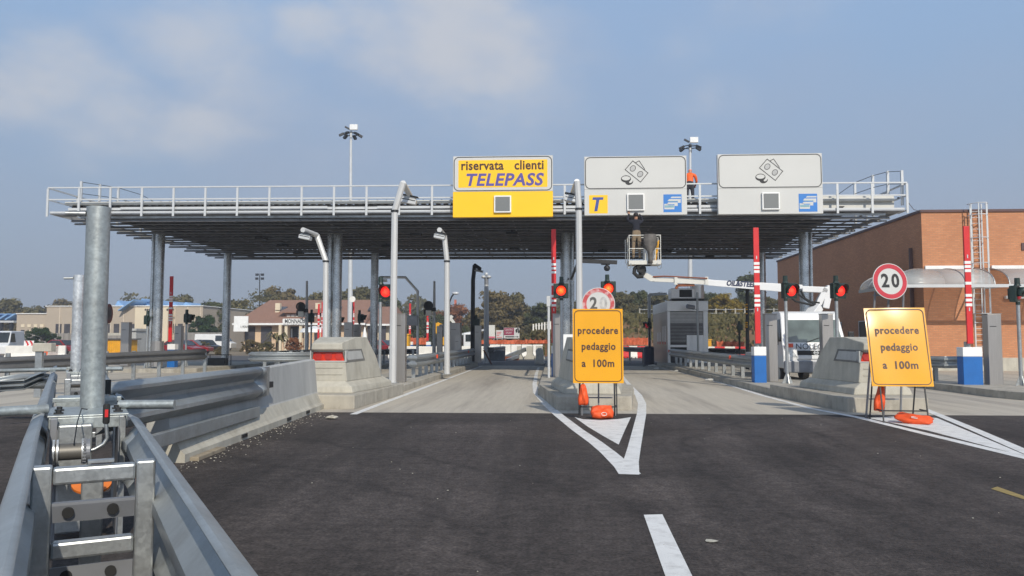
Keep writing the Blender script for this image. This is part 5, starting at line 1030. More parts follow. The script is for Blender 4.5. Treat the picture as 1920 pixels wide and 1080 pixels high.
# basket: 1.4 x .8 m
bx0, bx1 = P(1179, 490, 29.9).x, P(1240, 490, 29.9).x; bz = P(1200, 491, 29.9).z; zt_ = P(1200, 441, 29.9).z; ya, yb = 29.9, 30.65
flo = MB().bx(bx0, bx1, ya, yb, bz-.10, bz+.055).build('basket_floor', M_cream, tr, bevel=.01)
mb = MB()
for yy in (ya+.02, yb-.02):
    for x in (bx0+.02, bx0+.62, bx1-.22, bx1-.02): mb.tube([(x, yy, bz), (x, yy, zt_ if x != bx0+.62 and x != bx1-.22 else (bz+zt_)/2)], .017, 8)
    for z in (zt_, (bz+zt_)/2): mb.tube([(bx0+.02, yy, z), (bx1-.02, yy, z)], .017, 8)
for x in (bx0+.02, bx1-.02):
    for z in (zt_, (bz+zt_)/2): mb.tube([(x, ya+.02, z), (x, yb-.02, z)], .017, 8)
mb.build('basket_rail', M_cream, tr, smooth=True)
mb = MB(); mb.tube([(bx0-.12, ya+.1, zt_-.15), (bx0-.11, ya+.1, bz-.05)], .014, 6)
for sx in (bx0-.02, bx1-.1): mb.tube([(sx-.06, ya, bz-.05), (sx-.03, ya, bz-.2), (sx, ya, bz-.24), (sx+.06, ya, bz-.24), (sx+.1, ya, bz-.2), (sx+.1, ya, bz-.05)], .016, 6)
mb.build('step_hoop', M_galv, tr, smooth=True)
cx = P(1219, 460, 29.85).x; mb = MB(); rgs = []
for z, w1 in ((zt_+.03, .22), (zt_-.12, .26), (zt_-.35, .25), (zt_-.5, .19), (zt_-.62, .11), (zt_-.8, .085), (bz+.05, .08), (bz-.06, .09)): rgs.append([Vector((cx+w1*math.cos(2*math.pi*k/14)*(1+.08*math.sin(3*k+z*9)), 29.84+.13*math.sin(2*math.pi*k/14), z)) for k in range(14)])
mb.loft(rgs); mb.build('control_cover', mat('dark grey tarpaulin cover', (.10, .09, .08), .6, 0, .4, 7, bump=.5, bscale=14), tr, smooth='all')
MB().bx(bx1-.58, bx1-.16, yb-.1, yb-.05, bz+.15, bz+.55).build('white_box', M_white, tr); MB().bar((bx1-.2, ya+.3, bz+.06), (bx1-.08, ya+.3, zt_-.2), .05).bar((bx1-.15, ya+.35, bz+.06), (bx1-.04, ya+.35, zt_-.15), .04).build('yellow_strut', M_contyellow, tr)

# ================================================================== brick building
bd = thing('brick_building', (17.7, 39.4, 0), 'orange brick service building with flat roof at the right', 'building')
XB, Y0, Y1, ZB = 17.72, 39.4, 64.5, 7.62
MB().bx(XB, 46, Y0, Y1, .62, ZB).build('wall', M_brick, bd)
MB().bx(XB-.02, 46.02, Y0-.02, Y1+.02, -.1, .62).build('plinth', M_conc, bd)
MB().bx(XB-.07, 46.1, Y0-.07, Y1+.07, ZB, ZB+.12).build('roof_edge', M_copper, bd)
MB().bx(XB-.16, XB-.03, Y0+1.0, Y0+1.13, .62, 6.0).build('drainpipe', M_copper, bd)
mb = MB().bx(XB+.08, XB+1.95, Y0-.10, Y0-.003, 4.86, 5.02); mb.bx(20.9, 27, Y0-.10, Y0-.003, 4.86, 5.02); mb.build('light_band', M_white, bd)
MB().bx(22.35, 22.75, Y0-.05, Y0-.003, 5.75, 6.1).build('air_vent', M_copper, bd)
MB().bx(21.45, 22.9, Y0-.22, Y0-.003, 3.42, 3.56).build('wall_lamp', M_white, bd, bevel=.02)
for yy, wd_, zz in ((43.2, 1.3, 2.7), (46.5, 1.1, 2.5), (50.5, 1.6, 2.5), (55, 1.6, 2.5)):
    f = MB().bx(XB-.03, XB-.003, yy, yy+wd_, .3 if zz > 2.6 else 1.0, zz).build('door' if zz > 2.6 else 'window', M_black, bd); MB().bx(XB-.05, XB-.031, yy-.06, yy, .3 if zz > 2.6 else 1.0, zz+.06).bx(XB-.05, XB-.031, yy, yy+wd_, zz, zz+.06).bx(XB-.05, XB-.031, yy+wd_, yy+wd_+.06, .3 if zz > 2.6 else 1.0, zz+.06).build('frame', M_whitemetal, f)
# polycarbonate barrel canopy wrapping the corner
D_ = 2.15; zc, ze = 4.84, 3.93
def arc(n=9): return [(D_*math.sin(R(90*k/n)), ze+(zc-ze)*math.cos(R(90*k/n))**.9) for k in range(n+1)]
cn = thing('glazed_awning', (XB, Y0, ze), 'clear arched awning wrapping the near corner of the brick building', 'awning')
AR = arc()
mb = MB(); mb.loft([[Vector((x, Y0-.02-o, z)) for o, z in AR] for x in (XB, 19.9)], 0, False, False); mb.loft([[Vector((XB-o, Y0-o, z)) for o, z in AR], [Vector((XB, Y0-.02-o, z)) for o, z in AR]], 0, False, False)
mb.loft([[Vector((XB-.02-o, y, z)) for o, z in AR] for y in (Y0, 41.6)], 0, False, False); mb.loft([[Vector((XB-o, Y0-o, z)) for o, z in AR], [Vector((XB-.02-o, Y0, z)) for o, z in AR]], 0, False, False)
mb.build('glazing', M_poly, cn, smooth='all', solid=.01)
for x in (XB+.9, 19.9): MB().tube([(x, Y0-.02-o, z+.015) for o, z in AR], .03, 6).build('rib', M_galv, cn)
MB().tube([(XB-o, Y0-o, z+.015) for o, z in AR], .03, 6).build('rib', M_galv, cn)
for y in (40.5, 41.6): MB().tube([(XB-.02-o, y, z+.015) for o, z in AR], .03, 6).build('rib', M_galv, cn)
mb = MB(); mb.bx(XB-D_-.05, 25, Y0-D_-.09, Y0-D_+.02, ze-.09, ze+.05); mb.bx(XB-D_-.09, XB-D_+.02, Y0-D_+.02, 41.6, ze-.09, ze+.05)
for x in (19.9, 20.55): mb.bx(x-.03, x+.03, Y0-D_+.02, Y0-.02, ze-.05, ze+.01)
mb.build('gutter', M_whitemetal, cn)
c2 = thing('glazed_awning', (21, Y0, ze), 'clear arched awning right of the caged ladder', 'awning')
mb = MB(); mb.loft([[Vector((x, Y0-.02-o, z)) for o, z in AR] for x in (20.55, 25)], 0, False, False); mb.build('glazing', M_poly, c2, smooth='all', solid=.01)
mb = MB(); mb.tube([(20.55, Y0-.02-o, z+.015) for o, z in AR], .03, 6); mb.build('rib', M_galv, c2); MB().tube([(23, Y0-.02-o, z+.015) for o, z in AR], .03, 6).build('rib', M_galv, c2)
# caged ladder
ld = thing('caged_ladder', (20.2, Y0-.2, .3), 'tall caged access ladder on the brick wall behind the right red bar', 'ladder'); lx = P(1833, 500, Y0-.15).x; zl = P(1833, 381, Y0-.4).z
mb = MB()
for s in (-.24, .24): mb.bx(lx+s-.03, lx+s+.03, Y0-.22, Y0-.16, .4, zl)
mb.build('stile', M_whitemetal, ld); mb = MB(); z = .6
while z < ZB+.2: mb.tube([(lx-.21, Y0-.19, z), (lx+.21, Y0-.19, z)], .014, 6); z += .28
mb.build('rung', M_whitemetal, ld); mb = MB(); zz = [2.7, 3.9, 5.1, 6.3, 7.4, zl-.03]
def hp(a): return (lx+.42*math.cos(a), Y0-.19-.02-.62*math.sin(a))
for z in zz: mb.tube([(*hp(R(k*15)), z) for k in range(13)], .022, 6)
for a in (20, 65, 115, 160): x, y = hp(R(a)); mb.bx(x-.025, x+.025, y-.012, y+.012, 2.7, zl)
mb.build('cage', M_whitemetal, ld)

# ================================================================== background buildings
b1 = thing('industrial_building', (-72, 112, 0), 'long beige industrial building with light blue skylights at the left', 'building')
def wx(px, Y): return P(px, 600, Y).x
def wz(py, Y): return P(900, py, Y).z
Yb = 112.0
mb = MB().bx(wx(87, Yb), wx(380, Yb), Yb, Yb+35, 0, wz(573, Yb)); mb.build('wall', M_wallcream, b1); MB().bx(wx(27, Yb), wx(87, Yb)-.01, Yb+.5, Yb+30, 0, wz(587, Yb)).build('annex_wall', M_wallcream, b1)
MB().bx(wx(87, Yb)-.15, wx(380, Yb)+.15, Yb-.15, Yb+35, wz(573, Yb), wz(571.5, Yb)).bx(wx(26, Yb), wx(87, Yb)-.2, Yb+.35, Yb+30, wz(587, Yb), wz(585.5, Yb)).build('roof_edge', M_white, b1)
mb = MB()
for k in range(12): x = wx(112+k*24, Yb); mb.bx(x-.08, x+.08, Yb-.06, Yb-.003, .2, wz(574, Yb))
mb.build('pilaster', mat('pilaster render', (.55, .47, .37), .85), b1)
MB().bx(wx(263, Yb), wx(324, Yb), Yb-1.5, Yb-.003, 0, wz(576, Yb)).build('entrance_block', M_creamwall, b1)
for x in (271, 312):
    for k in range(4): MB().bx(wx(x+k*3.6, Yb-1.5), wx(x+k*3.6+2.6, Yb-1.5), Yb-1.55, Yb-1.503, wz(582, Yb), wz(578.5, Yb)).build('window', M_window, b1)
for a, b in ((105, 116), (121, 132), (185, 191), (199, 209), (214, 224), (244, 255), (259, 263), (325, 330), (334, 343), (349, 358)):
    f = MB().bx(wx(a, Yb), wx(b, Yb), Yb-.05, Yb-.003, wz(625, Yb), wz(606.5, Yb)).build('window', M_window, b1); MB().bx(wx(a, Yb)-.1, wx(b, Yb)+.1, Yb-.1, Yb-.02, wz(626, Yb), wz(625, Yb)).build('sill', M_conc, f)
for r_ in range(2):
    for k in range(4): x = 36+k*12; MB().bx(wx(x, Yb), wx(x+6.5, Yb), Yb+.42, Yb+.497, wz(613+r_*11, Yb), wz(607+r_*11, Yb)).build('window', M_creamwall if (r_ + k) % 2 == 0 or r_ == 0 else M_window, b1)
for k, (a, b, z) in enumerate(((126, 150, .5), (192, 212, 1.0), (214, 236, .9), (238, 260, 1.3), (262, 290, 1.0), (292, 318, .8), (322, 345, .7))):
    xa, xb_ = wx(a, Yb), wx(b, Yb); zr = wz(572, Yb); mb = MB()
    mb.loft([[Vector((xa, y, zr)), Vector((xa+.5, y, zr+z*.95)), Vector((xb_-.6, y, zr+z*.55)), Vector((xb_, y, zr))] for y in (Yb+3, Yb+26)]); mb.build('skylight', M_skylight, b1)
q = (wx(222, Yb-1), wx(250, Yb-1)); MB().loft([[Vector((q[0], y, wz(580, Yb))), Vector((q[1], y, wz(560, Yb))), Vector((q[1], y, wz(562.5, Yb))), Vector((q[0], y, wz(582.5, Yb)))] for y in (Yb-1.2, Yb+4)]).build('slanted_panel', M_skylight, b1)
t = thing('board_fence', (-70, 104, 0), 'grey board fence in front of the beige industrial building', 'fence'); Yf = 104
MB().bx(wx(8, Yf), wx(240, Yf), Yf, Yf+.12, 0, wz(631, Yf)+.4).bx(wx(345, Yf), wx(425, Yf), Yf, Yf+.12, 0, wz(629, Yf)+.4).build('boards', M_fence, t)
mb = MB()
for k in range(24): x = wx(10+k*10, Yf); mb.bx(x-.08, x+.08, Yf-.1, Yf-.003, 0, wz(631, Yf)+.5)
mb.build('posts', M_fence, t)
t = thing('roof_frame', (-98, 120, 0), 'open steel shed with light blue roof strips at the left edge', 'shed'); mb = MB()
for k in range(3): mb.loft([[Vector((wx(-20+k*14, 118), y, wz(597, 118))), Vector((wx(-2+k*14, 118), y, wz(586, 118))), Vector((wx(0+k*14, 118), y, wz(588, 118))), Vector((wx(-18+k*14, 118), y, wz(599, 118)))] for y in (118, 124)])
mb.build('roof', M_skylight, t); mb = MB().bx(wx(-30, 118), wx(26, 118), 118, 124, wz(600, 118)-.3, wz(600, 118)); mb.build('beam', M_whitemetal, t)
for px in (-20, 0, 18): MB().bx(wx(px, 118)-.2, wx(px, 118)+.2, 118.2, 118.6, 0, wz(600, 118)-.3).build('post', M_darkmetal, t)

rs = thing('restaurant', (-30, 96, 0), 'low restaurant with brown hipped tile roof and black lettered board', 'building'); Yr = 96.0
xa, xb_, xc = wx(449, Yr), wx(682, Yr), wx(728, Yr); zE, zR = wz(606, Yr), wz(561, Yr+6)
MB().bx(xa+.6, xb_, Yr, Yr+14, 0, zE).build('wall', M_peach, rs); MB().bx(xb_+.01, xc, Yr+.5, Yr+12, 0, zE-.2).build('wing_wall', M_creamwall, rs)
mb = MB(); yR = Yr+7
v = [(xa-.4, Yr-1, zE), (xb_+.4, Yr-1, zE), (xb_+.4, Yr+15, zE), (xa-.4, Yr+15, zE), (xa+1.2, yR, zR), (xb_-.1, yR, zR)]
mb.add(v, [[0, 1, 5, 4], [1, 2, 5], [2, 3, 4, 5], [3, 0, 4], [3, 2, 1, 0]]); rf = mb.build('roof', M_rooftile, rs)
mb = MB(); zR2 = wz(574, Yr+6); mb.add([(xb_+.45, Yr-.5, zE-.1), (xc+.5, Yr-.5, zE-.1), (xc+.5, Yr+13, zE-.1), (xb_+.45, Yr+13, zE-.1), (xb_+.45, yR, zR2), (xc-.3, yR, zR2)], [[0, 1, 5, 4], [1, 2, 5], [2, 3, 4, 5], [3, 0, 4], [3, 2, 1, 0]]); mb.build('wing_roof', M_rooftile, rs)
MB().bx(xa-.45, xb_+.45, Yr-1.12, Yr-.99, zE-.22, zE+.02).bx(xb_+.46, xc+.55, Yr-.62, Yr-.49, zE-.30, zE-.08).build('eaves_gutter', M_white, rs)
mb = MB(); mb.prof([(Yr-1.6, zE-1.0), (Yr-1.5, zE+.85), (Yr-1.4, zE+.85), (Yr-1.4, zE-1.0)], wx(448, Yr), wx(474, Yr)); g = mb.build('fascia_board', M_white, rs)
text('IL MONNALI', .42, M_black, g, facing((wx(461, Yr-1.6), Yr-1.61, zE-.45)), 'lettering', sx=.55)
for px in (522, 597):
    MB().bx(wx(px, Yr+3)-.3, wx(px, Yr+3)+.3, Yr+2.6, Yr+3.2, zE+1, zE+2.6).build('chimney', M_creamwall, rf)
mb = MB(); x0_, x1_ = wx(528, Yr), wx(590, Yr); mb.bx(x0_, x1_, Yr+1.2, Yr+5, zE+.3, zE+1.35); dm_ = mb.build('dormer', M_rooftile, rf); MB().loft([[Vector((x0_-.6, Yr+.6, zE+1.3)), Vector((x1_+.6, Yr+.6, zE+1.3)), Vector((x1_+.3, Yr+5, zE+2.3)), Vector((x0_-.3, Yr+5, zE+2.3))], [Vector((x0_-.6, Yr+.6, zE+1.42)), Vector((x1_+.6, Yr+.6, zE+1.42)), Vector((x1_+.3, Yr+5, zE+2.42)), Vector((x0_-.3, Yr+5, zE+2.42))]]).build('dormer_roof', M_rooftile, rf)
mb = MB()
for k in range(7): x = x0_+.25+k*(x1_-x0_-.5)/6.6; mb.bx(x, x+.42, Yr+1.12, Yr+1.19, zE+.5, zE+1.1)
mb.build('dormer_windows', M_cream, rf)
for px in (511, 617, 689): MB().loft([[Vector((wx(px, Yr)-.6+dx, Yr+2.6, zE+1.62)) for dx in (0, 1.2)]+[Vector((wx(px, Yr)-.6+dx, Yr+3.8, zE+2.12)) for dx in (1.2, 0)], [Vector((wx(px, Yr)-.6+dx, Yr+2.6, zE+1.72)) for dx in (0, 1.2)]+[Vector((wx(px, Yr)-.6+dx, Yr+3.8, zE+2.22)) for dx in (1.2, 0)]]).build('roof_window', M_window, rf)
bo = MB().bx(wx(530.5, Yr-2), wx(578, Yr-2), Yr-2.1, Yr-2, wz(609, Yr-2), wz(597, Yr-2)).build('name_board', M_white, rs)
text('MONNALISA', .68, M_black, bo, facing((wx(556, Yr-2), Yr-2.105, wz(602.2, Yr-2))), 'lettering', bold=.015, sx=.72)
mb = MB(); random.seed(2); x = wx(532, Yr-2)
while x < wx(571, Yr-2): l = random.uniform(.08, .3); mb.bx(x, x+l, Yr-2.106, Yr-2.1, wz(608, Yr-2), wz(607, Yr-2)); x += l+.08
mb.build('small_print', M_black, bo)
for a, b, c in ((460, 479, 616), (490, 510, 616), (533, 539, 614), (570, 580, 614), (590, 600, 616), (613, 622, 609), (630, 640, 612), (650, 668, 611), (690, 706, 612), (712, 724, 612)):
    f = MB().bx(wx(a, Yr), wx(b, Yr), Yr-.05, Yr-.003, .5, wz(c-4, Yr)).build('window', M_window, rs); MB().bx(wx(a, Yr), wx(b, Yr), Yr-.08, Yr-.05, wz(c, Yr), wz(c-4, Yr)).build('shutter', M_copper, f)
MB().bx(wx(545, Yr), wx(563, Yr), Yr-.06, Yr-.003, 0, wz(612, Yr)).build('door', M_black, rs); MB().bx(wx(546.5, Yr), wx(549, Yr), Yr-.1, Yr-.06, .2, wz(616, Yr)).bx(wx(560, Yr), wx(562, Yr), Yr-.1, Yr-.06, .2, wz(616, Yr)).build('door_frame', M_whitemetal, rs)
for px in (530, 541, 568, 578): MB().bx(wx(px, Yr-1)-.16, wx(px, Yr-1)+.16, Yr-1.9, Yr-1.6, 0, wz(609, Yr)).build('porch_post', M_creamwall, rs)
def parasol(px, py, Y, lab, op):
    c = P(px, py, Y); t = thing('parasol', (c.x, Y, 0), lab, 'parasol'); MB().tube([(c.x, Y, 0), (c.x, Y, c.z)], .05, 6).build('pole', M_whitemetal, t)
    if op: MB().tube([(c.x, Y, c.z-.75), (c.x, Y, c.z-.35), (c.x, Y, c.z)], [1.7, 1.5, .05], 12).build('canopy', M_white, t)
    else: MB().tube([(c.x, Y, c.z-2.0), (c.x, Y, c.z-1), (c.x, Y, c.z)], [.38, .25, .05], 10).build('canopy', M_white, t)
parasol(684, 613, 90, 'closed white parasol beside the restaurant wing', False); parasol(590, 611, 90, 'open white parasol in front of the restaurant porch', True)

# ================================================================== trees and shrubs
def crown_mesh(seed, nleaf, wid, clumps, sz, low=.18):
    rd = random.Random(seed); cl = []
    for k in range(clumps):
        a = rd.uniform(0, 6.283); h = rd.uniform(low, .93); env = math.sin(math.pi*min(1, max(.06, (h-low*.6)/(1.02-low*.6)))**.85)**.7; rr = wid*env*rd.uniform(.1, .92)**.8
        cl.append((rr*math.cos(a), rr*math.sin(a), h, rd.uniform(.07, .15)))
    vs, fs = [], []
    for i in range(nleaf):
        cx, cy, cz, r = cl[int(rd.random()*clumps)]
        u = Vector((rd.gauss(0, 1), rd.gauss(0, 1), rd.gauss(0, 1))).normalized()*r*(rd.random()**.4)*1.05
        p = Vector((cx, cy, cz))+Vector((u.x, u.y, u.z*.75)); n = (u.normalized()+Vector((rd.gauss(0, .5), rd.gauss(0, .5), rd.gauss(.2, .5)))).normalized()
        a = n.orthogonal().normalized(); b = n.cross(a); s = sz*rd.uniform(.5, 1.2); ang = rd.uniform(0, 6.28); a, b = a*math.cos(ang)+b*math.sin(ang), b*math.cos(ang)-a*math.sin(ang)
        k = len(vs); vs += [p-a*s-b*s*.6, p+a*s-b*s*.5, p+a*s*.8+b*s*.7, p-a*s*.7+b*s*.6]; fs.append([k, k+1, k+2, k+3])
    return vs, fs, cl
def tree_proto(seed, nleaf, wid, clumps, sz, low=.18, trunk=True, name='tree', lm='green'):
    root = bpy.data.objects.new(name, None); ORG[root] = Vector((0, 0, 0)); vs, fs, cl = crown_mesh(seed, nleaf, wid, clumps, sz, low)
    mb = MB(); mb.v = vs; mb.f = fs; mb.mi = [0]*len(fs)
    me = bpy.data.meshes.new('crown'); me.from_pydata(vs, [], fs); me.materials.append(LEAF[lm]); c = bpy.data.objects.new('crown', me); c.parent = root; ORG[c] = ORG[root]
    rd = random.Random(seed+50); t = MB(); t.tube([(0, 0, -.02), (.01, 0, low*.9), (.0, .01, .5), (.01, 0, .8)], [.028, .022, .014, .004], 7)
    for k in range(0, len(cl), max(1, len(cl)//9)):
        x, y, z, r = cl[k]; z0 = max(low*.6, z-.22); t.tube([(0, 0, z0), (x*.5, y*.5, z0+(z-z0)*.6), (x, y, z)], [.011, .007, .002], 5)
    mt = t.build('trunk', M_bark, None, smooth='all', loc=(0, 0, 0)); COL.objects.unlink(mt); mt.parent = root
    return root, c, mt
PROTO = {k: tree_proto(*a) for k, a in {'round': (1, 8500, .46, 85, .026, .1), 'broad': (2, 10000, .60, 100, .026, .08), 'tall': (3, 6500, .30, 70, .022, .1), 'sparse': (4, 3200, .50, 60, .018, .12), 'low': (5, 9000, .85, 100, .026, .04)}.items()}
def plant_tree(kind, px, ytop, Y, col, label, zb=0.0, name='tree', cat='tree', grp='trees behind the toll plaza', wscale=1, ybase=None):
    root, c, mt = PROTO[kind]; q = P(px, ytop, Y); h = q.z-zb
    r = root.copy(); r.name = name; COL.objects.link(r); r.location = (q.x, Y, zb); r.scale = (h*wscale, h*wscale, h); r.rotation_euler = (0, 0, random.uniform(0, 6.28)); tag(r, label, cat, grp)
    a = c.copy(); a.name = 'crown'; COL.objects.link(a); a.parent = r; a.material_slots[0].link = 'OBJECT'; a.material_slots[0].material = LEAF[col]
    b = mt.copy(); b.name = 'trunk'; COL.objects.link(b); b.parent = r
    return r
random.seed(11)
TR = [('broad', 10, 560, 150, 'olive', 'dull green tree at the far left edge above the shed'), ('round', 62, 573, 165, 'olive', 'small olive tree between the shed and beige building'), ('round', 118, 560, 170, 'brown', 'brownish tree showing over the annex roof left of the pipe'),
      ('broad', 30, 585, 135, 'brown', 'brown shrubby tree behind the steel shed'), ('round', 338, 552, 165, 'olive', 'round tree top over the beige roof beside the red bar'), ('tall', 398, 564, 118, 'green', 'dark green tree just right of the beige building'),
      ('round', 412, 568, 125, 'green', 'dark tree touching the left side of the second row column'), ('broad', 440, 562, 130, 'olive', 'olive tree left of the restaurant roof'), ('round', 385, 590, 112, 'bush', 'low dark tree beside the beige corner'),
      ('sparse', 492, 541, 140, 'olive', 'thin leaved tree over the left restaurant roof'), ('round', 524, 537, 145, 'brown', 'yellowish round tree over the restaurant roof'), ('broad', 595, 549, 150, 'olive', 'low wide tree over the roof behind the slim mast'),
      ('broad', 640, 545, 150, 'olive', 'wide tree over the roof between lamp pole and column'), ('broad', 683, 537, 135, 'olive', 'big olive tree over the restaurant wing'), ('round', 716, 550, 140, 'green', 'dark tree behind the lit red signal pole'),
      ('broad', 760, 590, 125, 'green', 'dark green tree behind the bent pale pole'), ('round', 792, 580, 135, 'green', 'green tree left of the second hooked lamp pole'), ('broad', 822, 588, 128, 'green', 'low green tree behind the striped bar and clamp'),
      ('broad', 853, 570, 140, 'orange', 'rust red tree between lamp pole and black post'), ('round', 868, 610, 118, 'green', 'low green tree under the rust red tree'), ('broad', 900, 578, 140, 'brown', 'brown tree behind the black lamp post'),
      ('broad', 938, 546, 120, 'brown', 'big tan tree right of the floodlight pole'), ('round', 962, 548, 128, 'olive', 'dark topped tree right of the big tan tree'), ('broad', 985, 572, 120, 'olive', 'olive tree above the roadside banners'), ('broad', 1018, 568, 118, 'green', 'green tree left of the tall red bar'),
      ('broad', 950, 598, 108, 'brown', 'low tan thicket tree over the maroon banner'), ('round', 1040, 572, 122, 'olive', 'tree behind the tall red bar'), ('low', 1000, 606, 104, 'olive', 'low bushy tree above the orange net'),
      ('broad', 1090, 560, 122, 'olive', 'tree behind the upright yellow sign'), ('broad', 1165, 547, 112, 'olive', 'wide olive tree right of the worn round sign'), ('round', 1198, 544, 118, 'green', 'dark tree left of the booth portal arm'), ('broad', 1235, 548, 115, 'olive', 'olive tree behind the booth air conditioner'),
      ('broad', 1300, 546, 122, 'green', 'dark green tree above the booth roof'), ('round', 1330, 548, 110, 'green', 'dark tree left of the yellow tree'), ('broad', 1352, 550, 98, 'yellow', 'yellow autumn tree right of the toll booth'), ('round', 1378, 560, 100, 'yellow', 'smaller yellow green tree beside the striped pole'),
      ('tall', 1401, 514, 125, 'green', 'slender dark tree rising above the white boom'), ('broad', 1412, 548, 112, 'green', 'dark tree right of the striped pole'), ('broad', 1440, 556, 110, 'olive', 'olive tree left of the brick building'),
      ('low', 1180, 588, 92, 'olive', 'low scrub on the bank left of the booth'), ('low', 1225, 600, 95, 'green', 'dark scrub behind the booth side'), ('round', 1270, 552, 125, 'olive', 'tree behind the booth vent drum')]
for i, (k, px, yt, Y, c, lab) in enumerate(TR): plant_tree(k, px, yt, Y, c, lab, zb=3.6 if (px > 1100 and Y > 84) else (1.5 if px > 950 and Y > 84 else 0))
for px, yt, Y, c, lab in ((80, 613, 92, 'bush', 'round dark green bush before the beige annex'), (378, 640, 80, 'olive', 'weedy green bush in front of the parked dark car'), (412, 650, 75, 'brown', 'dry brown shrub left of the second row column'), (470, 636, 80, 'brown', 'dry shrub before the left end of the restaurant'), (500, 640, 78, 'olive', 'grey green shrub below the restaurant windows'), (1168, 612, 80, 'olive', 'scrub on the bank beside the upright yellow sign'), (1195, 604, 82, 'brown', 'dry scrub on the bank left of the booth signal'), (1008, 617, 81, 'olive', 'scrub below the short pale railing on the slope'), (1030, 616, 80, 'brown', 'dry scrub beside the tall red bar')):
    plant_tree('low', px, yt, Y, c, lab, name='shrub', cat='shrub', grp='shrubs around the plaza')
plant_tree('low', 552, 632, 84, 'orange', 'rusty brown withered shrub below the restaurant door', name='shrub', cat='shrub', grp='shrubs around the plaza', wscale=.75)
c = P(520, 632, 84); t = thing('palm', (c.x, 84, 0), 'small palm in front of the restaurant windows', 'palm'); MB().tube([(c.x, 84, 0), (c.x, 84, c.z-.4)], [.2, .16], 8).build('trunk', M_bark, t)
mb = MB(); random.seed(4)
for k in range(26):
    a = random.uniform(0, 6.28); e = random.uniform(.1, 1.2); l = random.uniform(1.2, 2.0); p0 = Vector((c.x, 84, c.z-.4)); d = Vector((math.cos(a), math.sin(a), 0)); p1 = p0+d*l*.55+Vector((0, 0, e*.9)); p2 = p0+d*l+Vector((0, 0, e*.4-.4)); s = Vector((-d.y, d.x, 0))*.11
    mb.add([p0-s*.4, p0+s*.4, p1+s, p1-s], [[0, 1, 2, 3]]); mb.add([p1-s, p1+s, p2], [[0, 1, 2]])
mb.build('fronds', LEAF['olive'], t)
# the far wood that closes the horizon
vs, fs = [], []; rd = random.Random(9)
for i in range(30000):
    x = rd.uniform(-170, 110); y = rd.uniform(185, 200); top = 8.5+2.2*math.sin(x*.11)+1.6*math.sin(x*.37+1)+1.1*math.sin(x*.9); z = top*(rd.random()**.75)
    p = Vector((x, y, z)); n = Vector((rd.gauss(0, 1), rd.gauss(-1, 1), rd.gauss(.4, 1))).normalized(); a = n.orthogonal().normalized(); b = n.cross(a); s = rd.uniform(.25, .6); k = len(vs); vs += [p-a*s-b*s*.7, p+a*s-b*s*.5, p+a*s+b*s*.7, p-a*s+b*s*.6]; fs.append([k, k+1, k+2, k+3])
me = bpy.data.meshes.new('far_wood'); me.from_pydata(vs, [], fs); me.materials.append(leafmat('distant wood leaves', (.09, .088, .05), (.17, .15, .075)))
me.materials[0].node_tree.nodes['Noise Texture'].inputs['Scale'].default_value = .12
o = bpy.data.objects.new('far_wood', me); COL.objects.link(o); tag(o, 'far mass of autumn woodland along the horizon', 'wood', None, 'stuff')
# scrub and grass on the bank and verge
vs, fs = [], []; rd = random.Random(10)
for i in range(16000):
    x = rd.uniform(-2, 48); y = rd.uniform(72, 88); a_ = min(1, max(0, (x+8)/16)); b_ = min(1, max(0, (y-70)/15)); zz = 3.9*a_*a_*(3-2*a_)*b_*b_*(3-2*b_)
    if math.sin(x*.35+y*.2)+math.sin(x*.13-y*.4)+rd.uniform(-1, 1) < (.9 if y < 80 else -.6): continue
    h = rd.uniform(.15, .5); an = rd.uniform(0, 6.28); d = Vector((math.cos(an), math.sin(an), 0))*rd.uniform(.12, .3); k = len(vs); p = Vector((x, y, zz-.05)); vs += [p-d, p+d, p+d*.6+Vector((rd.uniform(-.1, .1), 0, h)), p-d*.6+Vector((0, rd.uniform(-.1, .1), h*.9))]; fs.append([k, k+1, k+2, k+3])
me = bpy.data.meshes.new('bank_scrub'); me.from_pydata(vs, [], fs); me.materials.append(LEAF['olive']); o = bpy.data.objects.new('bank_scrub', me); COL.objects.link(o); tag(o, 'dry grass and scrub growing over the brown earth bank', 'grass', None, 'stuff')
# fence along the bank
t = thing('bank_railing', (12, 85.5, 3.6), 'pale post and rail fence along the top of the earth bank', 'fence'); mb = MB()
for z in (4.2, 4.6): mb.bx(9, 36, 85.45, 85.5, z, z+.06)
mb.build('rail', M_galv, t)
for k in range(28): x = 9+k; MB().bx(x-.06, x+.06, 85.38, 85.44, 3.2, 4.75).build('post', M_conc, t)
t = thing('bank_railing', (-1.5, 79, 1), 'short pale railing on the slope left of the tall red bar', 'fence'); mb = MB(); a, b = P(1000, 612, 84), P(1032, 607, 84); mb.bar(a, b, .06); mb.build('rail', M_galv, t)
for k in range(7): q = a+(b-a)*k/6; MB().bx(q.x-.07, q.x+.07, q.y-.05, q.y+.01, 1.0, q.z+.25).build('post', M_limewhite, t)

